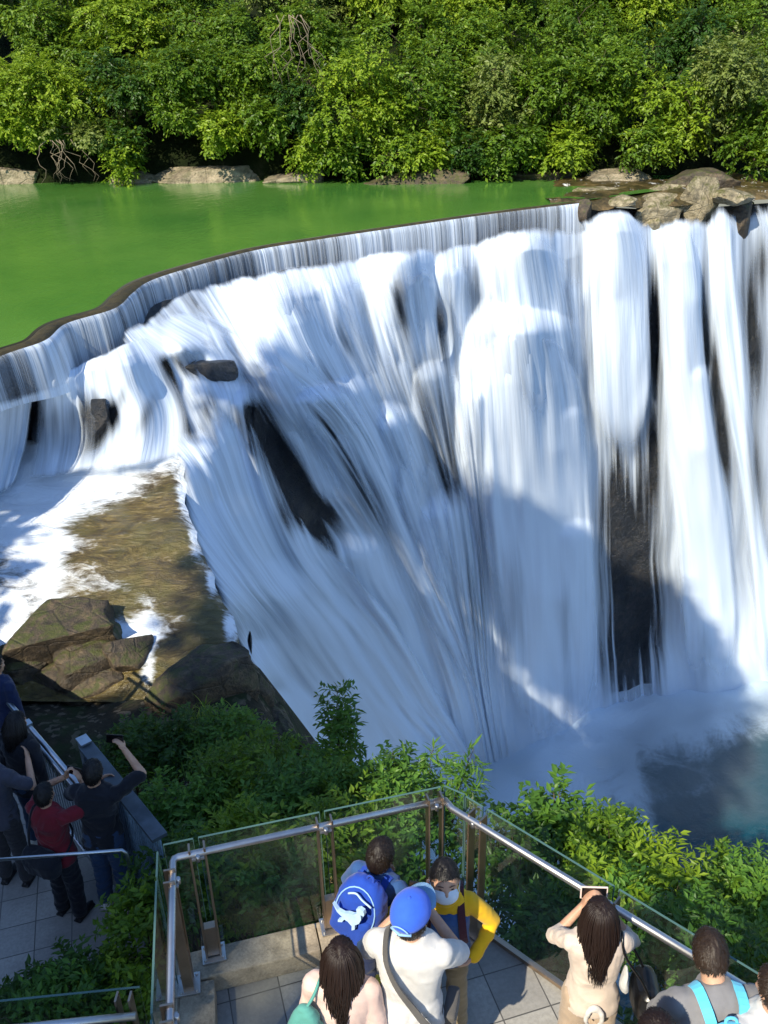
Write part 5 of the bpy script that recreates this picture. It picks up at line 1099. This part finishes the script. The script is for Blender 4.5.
mb=MB(); mb.tube(catmull([(math.sin(a)*.082,.015+math.cos(a)*.082,1.455-.02*math.cos(a)) for a in np.linspace(0,6.28,14)],30),.022,8); remesh(mb,'collar',CL['yellow_knit'],B_['e'],.008,2,.003,M_=B_['U'])
hk=1.18
mb=MB(); g_=[]
bm=bmesh.new(); bmesh.ops.create_icosphere(bm,subdivisions=4,radius=1)
for v in bm.verts: v.co=Vector((v.co.x*.070*hk,v.co.y*.050*hk+.062*hk,v.co.z*.056*hk-.052*hk+ (.010 if v.co.z>0 else 0)*(1-abs(v.co.x))))
bmesh.ops.transform(bm,matrix=B_['HH'],verts=bm.verts)
for f_ in bm.faces: f_.smooth=True
m_=bpy.data.meshes.new('face_mask'); bm.to_mesh(m_); bm.free(); m_.materials.append(CL['mask']); mobj('face_mask',m_,B_['e'])
mb=MB()
for q in (-1,1):
    for zz in (-.02,-.075): mb.tube([(q*.060*hk,.075*hk,zz*hk),(q*.078*hk,.03*hk,(zz*.6-.01)*hk),(q*.086*hk,-.008,-.012*hk)],.0018,5)
bmesh.ops.transform(mb.bm,matrix=B_['HH'],verts=mb.bm.verts); mb.build('ear_loops',CL['mask'],B_['e'])
M['eye']=pmat('dark eye',(.01,.008,.006),.2,.5,10,.1)
for q in (-1,1):
    mb=MB(); mb.ell((q*.031*hk,.083*hk,.008*hk),(.015,.007,.0045),10); bmesh.ops.transform(mb.bm,matrix=B_['HH'],verts=mb.bm.verts); mb.build('eye',M['eye'],B_['e'])
    mb=MB(); mb.tube([(q*.016*hk,.090*hk,.028*hk),(q*.032*hk,.088*hk,.033*hk),(q*.05*hk,.076*hk,.027*hk)],[.002,.003,.0015],6); bmesh.ops.transform(mb.bm,matrix=B_['HH'],verts=mb.bm.verts); mb.build('eyebrow',M['hairblack'],B_['e'])
backpack(B_,'black_cotton','dark backpack with maroon straps worn by the boy in the face mask',size=(.30,.16,.44),zc=1.14,strapmat='maroon',rim='maroon')
# man with the blue cap
D=person(410,909,1.52,1.56,-14,'man in a white t-shirt and blue cap raising a phone towards the masked boy',top='white_cotton',bottom=('black_cotton',1.0,1.0),hairc='hairbrown',sleeve=.46,seed=13,build=.94,nod=6,yaw=-14,headk=1.05,
   arms={'L':dict(w=(-.11,.27,1.29),h=(-.7,-.1,-1),d=(.15,.1,1),n=(1,.1,0),c=.5),'R':dict(w=(.04,.30,1.30),h=(.9,-.1,-1),d=(-.1,.1,1),n=(-1,.1,0),c=.5)},bell=1.06)
phone(D,(-.035,.33,1.37),(0,-1,.1),(0,0,1),'black phone held up in front of the blue cap',L=.155)
# cap
bm=bmesh.new(); bmesh.ops.create_uvsphere(bm,u_segments=36,v_segments=24,radius=1); 
bmesh.ops.delete(bm,geom=[v for v in bm.verts if v.co.z<-.12],context='VERTS')
for v in bm.verts:
    an=math.atan2(v.co.x,v.co.y); ridge=1-.012*abs(math.cos(an*3))**12; v.co=Vector((v.co.x*.101*ridge,v.co.y*.124*ridge,v.co.z*.118+.028))
bmesh.ops.solidify(bm,geom=bm.faces[:],thickness=.004)
for f_ in bm.faces: f_.smooth=True
# brim
mbb=MB(); n_=14; top_v=[];bot_v=[]
rows=5; ring=[]
for i in range(n_+1):
    a=-1.05+2.1*i/n_; r0=Vector((math.sin(a)*.098,math.cos(a)*.120,.018)); row=[]
    for j in range(rows):
        t_=j/(rows-1); ext=.078*math.cos(a*1.25)**.7*t_; row.append(bm.verts.new((r0.x*(1+t_*.12),r0.y+ext,.018-.012*t_-.10*abs(r0.x)*abs(r0.x)*8*t_)))
    ring.append(row)
bf=[]
for i in range(n_):
    for j in range(rows-1): f_=bm.faces.new((ring[i][j],ring[i+1][j],ring[i+1][j+1],ring[i][j+1])); f_.smooth=True; f_.material_index=1; bf.append(f_)
bmesh.ops.solidify(bm,geom=bf,thickness=.004)
bmesh.ops.transform(bm,matrix=D['HH'],verts=bm.verts); bmesh.ops.recalc_face_normals(bm,faces=bm.faces)
m_=bpy.data.meshes.new('cap'); bm.to_mesh(m_); bm.free(); m_.materials.append(CL['cap_blue']); m_.materials.append(CL['cap_pale']); capo=mobj('cap',m_,D['e'])
mb=MB(); mb.ell((0,0,.147),(.009,.009,.005),10); bmesh.ops.transform(mb.bm,matrix=D['HH'],verts=mb.bm.verts); mb.build('cap_button',CL['cap_blue'],D['e'])
mb=MB(); mb.tube(catmull([(math.sin(a)*.05,-.1185-.004*math.cos(a*1.2),.040+.03*math.cos(a*1.4)) for a in np.linspace(-1.1,1.1,9)],16),.004,6); mb.tube([(-.055,-.108,.02),(0,-.127,.018),(.055,-.108,.02)],.008,6); bmesh.ops.transform(mb.bm,matrix=D['HH'],verts=mb.bm.verts); mb.build('cap_strap',CL['cap_pale'],D['e'])
# his cross-body strap and bag
o=wpt(D,(.2,-.10,.86)); e=empty('shoulder_bag',o,'grey shoulder strap and bag slung across the back of the white t-shirt','bag'); I=Matrix.Translation(-o)@wmat(D)
mb=MB(); Q=catmull([(-.08,.13,1.30),(-.115,.06,1.44),(-.118,-.03,1.475),(-.10,-.125,1.40),(-.04,-.165,1.28),(.04,-.165,1.14),(.12,-.155,1.0),(.19,-.11,.90),(.24,-.02,.86)],36)
for a_,b_ in zip(Q,Q[1:]):
    mid=(Vector(a_)+Vector(b_))/2; mb.bar(Vector(a_),Vector(b_)+(Vector(b_)-Vector(a_))*.2,.036,.006,up=(mid-Vector((0,0,min(mid.z,1.36)))))
bmesh.ops.transform(mb.bm,matrix=I,verts=mb.bm.verts); mb.build('strap',CL['grey_strap'],e)
mb=MB(); mb.box((.20,.10,.80),(.07,.20,.14),bev=.02); remesh(mb,'pouch',CL['grey_strap'],e,.009,2,M_=I)
# long haired girl with the teal bag
G=person(340,951,1.28,1.30,-10,'girl in a pale pink top with very long brown hair beside a teal bag',top='blush',bottom=('cream',1.1,1.0),hair='long',hairc='haired',hairlen=.48,headk=1.08,sleeve=1.0,seed=14,lean=4,yaw=10,arms={'L':dict(w=(-.22,.12,.85))})
o=wpt(G,(-.25,-.10,.9)); e=empty('teal_bag',o,'soft teal cloth bag hanging at the left side of the long haired girl','bag'); I=Matrix.Translation(-o)@wmat(G)
mb=MB(); loft(mb,[(Matrix.Translation((-.20,-.15,z_)),rx,ry) for z_,rx,ry in ((.86,.07,.04),(.90,.12,.07),(1.02,.13,.085),(1.16,.11,.07),(1.27,.07,.045),(1.33,.03,.02))],18,2.4); remesh(mb,'sack',CL['teal'],e,.009,3,.010,(9,9,5),8,M_=I)
mb=MB(); mb.tube(catmull([(-.20,-.15,1.31),(-.15,-.12,1.40),(-.12,-.03,1.47),(-.12,.07,1.40),(-.18,.12,1.2),(-.2,.0,1.0)],22),.010,6); bmesh.ops.transform(mb.bm,matrix=I,verts=mb.bm.verts); mb.build('strap',CL['teal'],e)
# woman taking a picture at the right railing
Wm=person(601,910,1.30,1.33,-4,'long haired woman in a pale blouse holding a phone up at the right railing',top='cream',bottom=('beige',1.5,1.0),hair='long',hairc='haired',hairlen=.50,seed=15,build=.90,sleeve=.62,nod=0,bell=1.12,
   arms={'L':dict(w=(-.045,.30,1.33),h=(-.9,-.1,-1),d=(.25,.1,1),n=(1,0,0),c=.6),'R':dict(w=(.095,.30,1.33),h=(.9,-.1,-1),d=(-.25,.1,1),n=(-1,0,0),c=.6)})
phone(Wm,(.025,.33,1.425),(0,-1,.12),(1,0,0),'phone in a pale pink case held sideways above the long haired woman',case='ppink',L=.14,Wd=.075)
mb=MB(); 
for q in (-1,1): mb.tube(catmull([(0,-.135,.93),(q*.04,-.155,.90),(q*.05,-.16,.83),(q*.03,-.155,.78)],12),[.010,.016,.018,.014,.016,.014,.012,.014,.012,.01,.01,.008],7)
mb.ell((0,-.145,.925),(.03,.02,.025),10); remesh(mb,'blouse_tie',CL['white_cotton'],Wm['e'],.007,2,.004,M_=Wm['U'])
o=wpt(Wm,(.30,.02,.85)); e=empty('handbag',o,'black leather handbag hanging at the right hip of the long haired woman','bag'); I=Matrix.Translation(-o)@wmat(Wm)
mb=MB(); loft(mb,[(Matrix.Translation((.36,.02,z_)),rx,ry) for z_,rx,ry in ((.74,.07,.10),(.77,.09,.15),(.88,.09,.16),(.96,.07,.14),(.99,.03,.10))],20,3); remesh(mb,'bag_body',CL['black_leather'],e,.008,2,.003,M_=I)
mb=MB(); mb.tube(catmull([(.36,-.10,.96),(.28,-.10,1.15),(.16,-.08,1.36),(.15,.0,1.455),(.17,.07,1.36),(.28,.12,1.15),(.36,.13,.96)],24),.009,6); bmesh.ops.transform(mb.bm,matrix=I,verts=mb.bm.verts); mb.build('strap',CL['black_leather'],e)
mb=MB(); mb.ell((.20,-.02,1.06),(.03,.07,.11),10); remesh(mb,'scarf',CL['pale_grey_cotton'],e,.009,2,.008,M_=I)
# man in grey with the sky blue backpack, leaning on the railing
Gm=person(710,968,1.28,1.54,2,'man in a grey shirt with a sky blue backpack leaning on the right railing',top='grey_cotton',bottom=('denim',1.05,1.0),hairc='hairlight',sleeve=.46,seed=16,lean=30,build=.98,nod=-12,yaw=-12,
   arms={'L':dict(w=(-.10,.42,1.10),h=(-1,.2,-.2)),'R':dict(w=(.20,.42,1.12),h=(1,.2,-.1))})
backpack(Gm,'sky_blue','sky blue backpack with bright straps worn by the man in grey',size=(.30,.14,.36),zc=1.18,strapmat='sky_blue',rim='cap_pale')
# cut off by the right edge
E_=person(781,985,1.45,1.5,20,'person in a pale grey shirt with brown hair, cut off by the right edge',top='pale_grey_cotton',bottom=('dark_grey',1,1),hairc='hairlight',sleeve=.9,seed=17,build=1.05)
K_=person(661,1026,1.46,1.46,0,'child whose brown hair just shows at the bottom edge',top='dusky',bottom=('dark_grey',1,1),hairc='haired',seed=18,headk=1.1,sleeve=.9)
# ---------------------------------------------------------------- on the lower walkway
N_=person(90,766,1.56,1.58,-8,'man in black t-shirt and jeans on the lower walkway, right arm raised',floor=WZ,top='black_cotton',bottom=('denim',1.15,1.0),shoes='shoewhite',hairc='hairblack',sleeve=.46,seed=19,build=1.0,lean=3,
   arms={'R':dict(w=(.20,.26,1.66),h=(1,-.1,-.5),d=(-.6,.2,.9),n=(-.6,0,-.5),c=.8),'L':dict(w=(-.12,.30,1.25),h=(-1,-.1,-.5))})
phone(N_,(.105,.30,1.74),(0,-1,.2),(1,0,0),'dark phone in the raised hand of the man in black')
Rd=person(41,789,1.44,1.46,-22,'person in a dark red t-shirt holding a phone up beside the man in black',floor=WZ,top='dark_red_cotton',bottom=('black_cotton',1.25,1.0),hairc='hairblack',sleeve=.46,seed=20,build=.98,bell=1.1,
   arms={'L':dict(w=(-.04,.36,1.50),h=(-1,-.1,-.5),d=(.3,.1,1),n=(1,0,0),c=.7),'R':dict(w=(.14,.36,1.48),h=(1,-.1,-.5),d=(-.3,.1,1),n=(-1,0,0),c=.7)})
phone(Rd,(.05,.39,1.57),(0,-1,.2),(1,0,0),'black phone held with both hands by the person in dark red')
o=wpt(Rd,(-.02,-.18,.95)); e=empty('waist_bag',o,'black bag worn low on the back of the person in dark red','bag'); I=Matrix.Translation(-o)@wmat(Rd)
mb=MB(); loft(mb,[(Matrix.Translation((-.02,-.19,z_)),rx,ry) for z_,rx,ry in ((.78,.14,.05),(.82,.19,.09),(.95,.20,.10),(1.04,.17,.07),(1.07,.12,.04))],20,2.8); remesh(mb,'bag_body',CL['black_cotton'],e,.01,2,.008,M_=I)
mb=MB(); mb.tube(catmull([(-.15,-.17,1.02),(-.12,-.15,1.25),(-.10,-.04,1.47),(-.05,.10,1.36),(.12,.13,1.1),(.18,-.05,.98),(.14,-.17,.98)],26),.012,6); bmesh.ops.transform(mb.bm,matrix=I,verts=mb.bm.verts); mb.build('strap',CL['black_cotton'],e)
Bk=person(13,717,1.52,1.54,-25,'woman in black with black hair standing at the bar fence of the lower walkway',floor=WZ,top='black_cotton',bottom=('denim',.95,1.0),shoes='shoewhite',hair='long',hairc='hairblack',hairlen=.28,sleeve=.8,seed=21,lean=3)
Lf=person(-20,748,1.55,1.56,-10,'person with a bare forearm in a dusky top, cut off by the left edge',floor=WZ,top='dusky',bottom=('dark_grey',1.1,1.0),hairc='hairbrown',sleeve=.4,seed=22,arms={'R':dict(w=(.22,.30,1.32),h=(.6,-.4,-.8))})
Lg=person(-9,658,1.55,1.56,-30,'person in dark blue at the far end of the bar fence',floor=WZ,top='navy',bottom=('dark_grey',1.1,1.0),hairc='hairblack',sleeve=.9,seed=23)
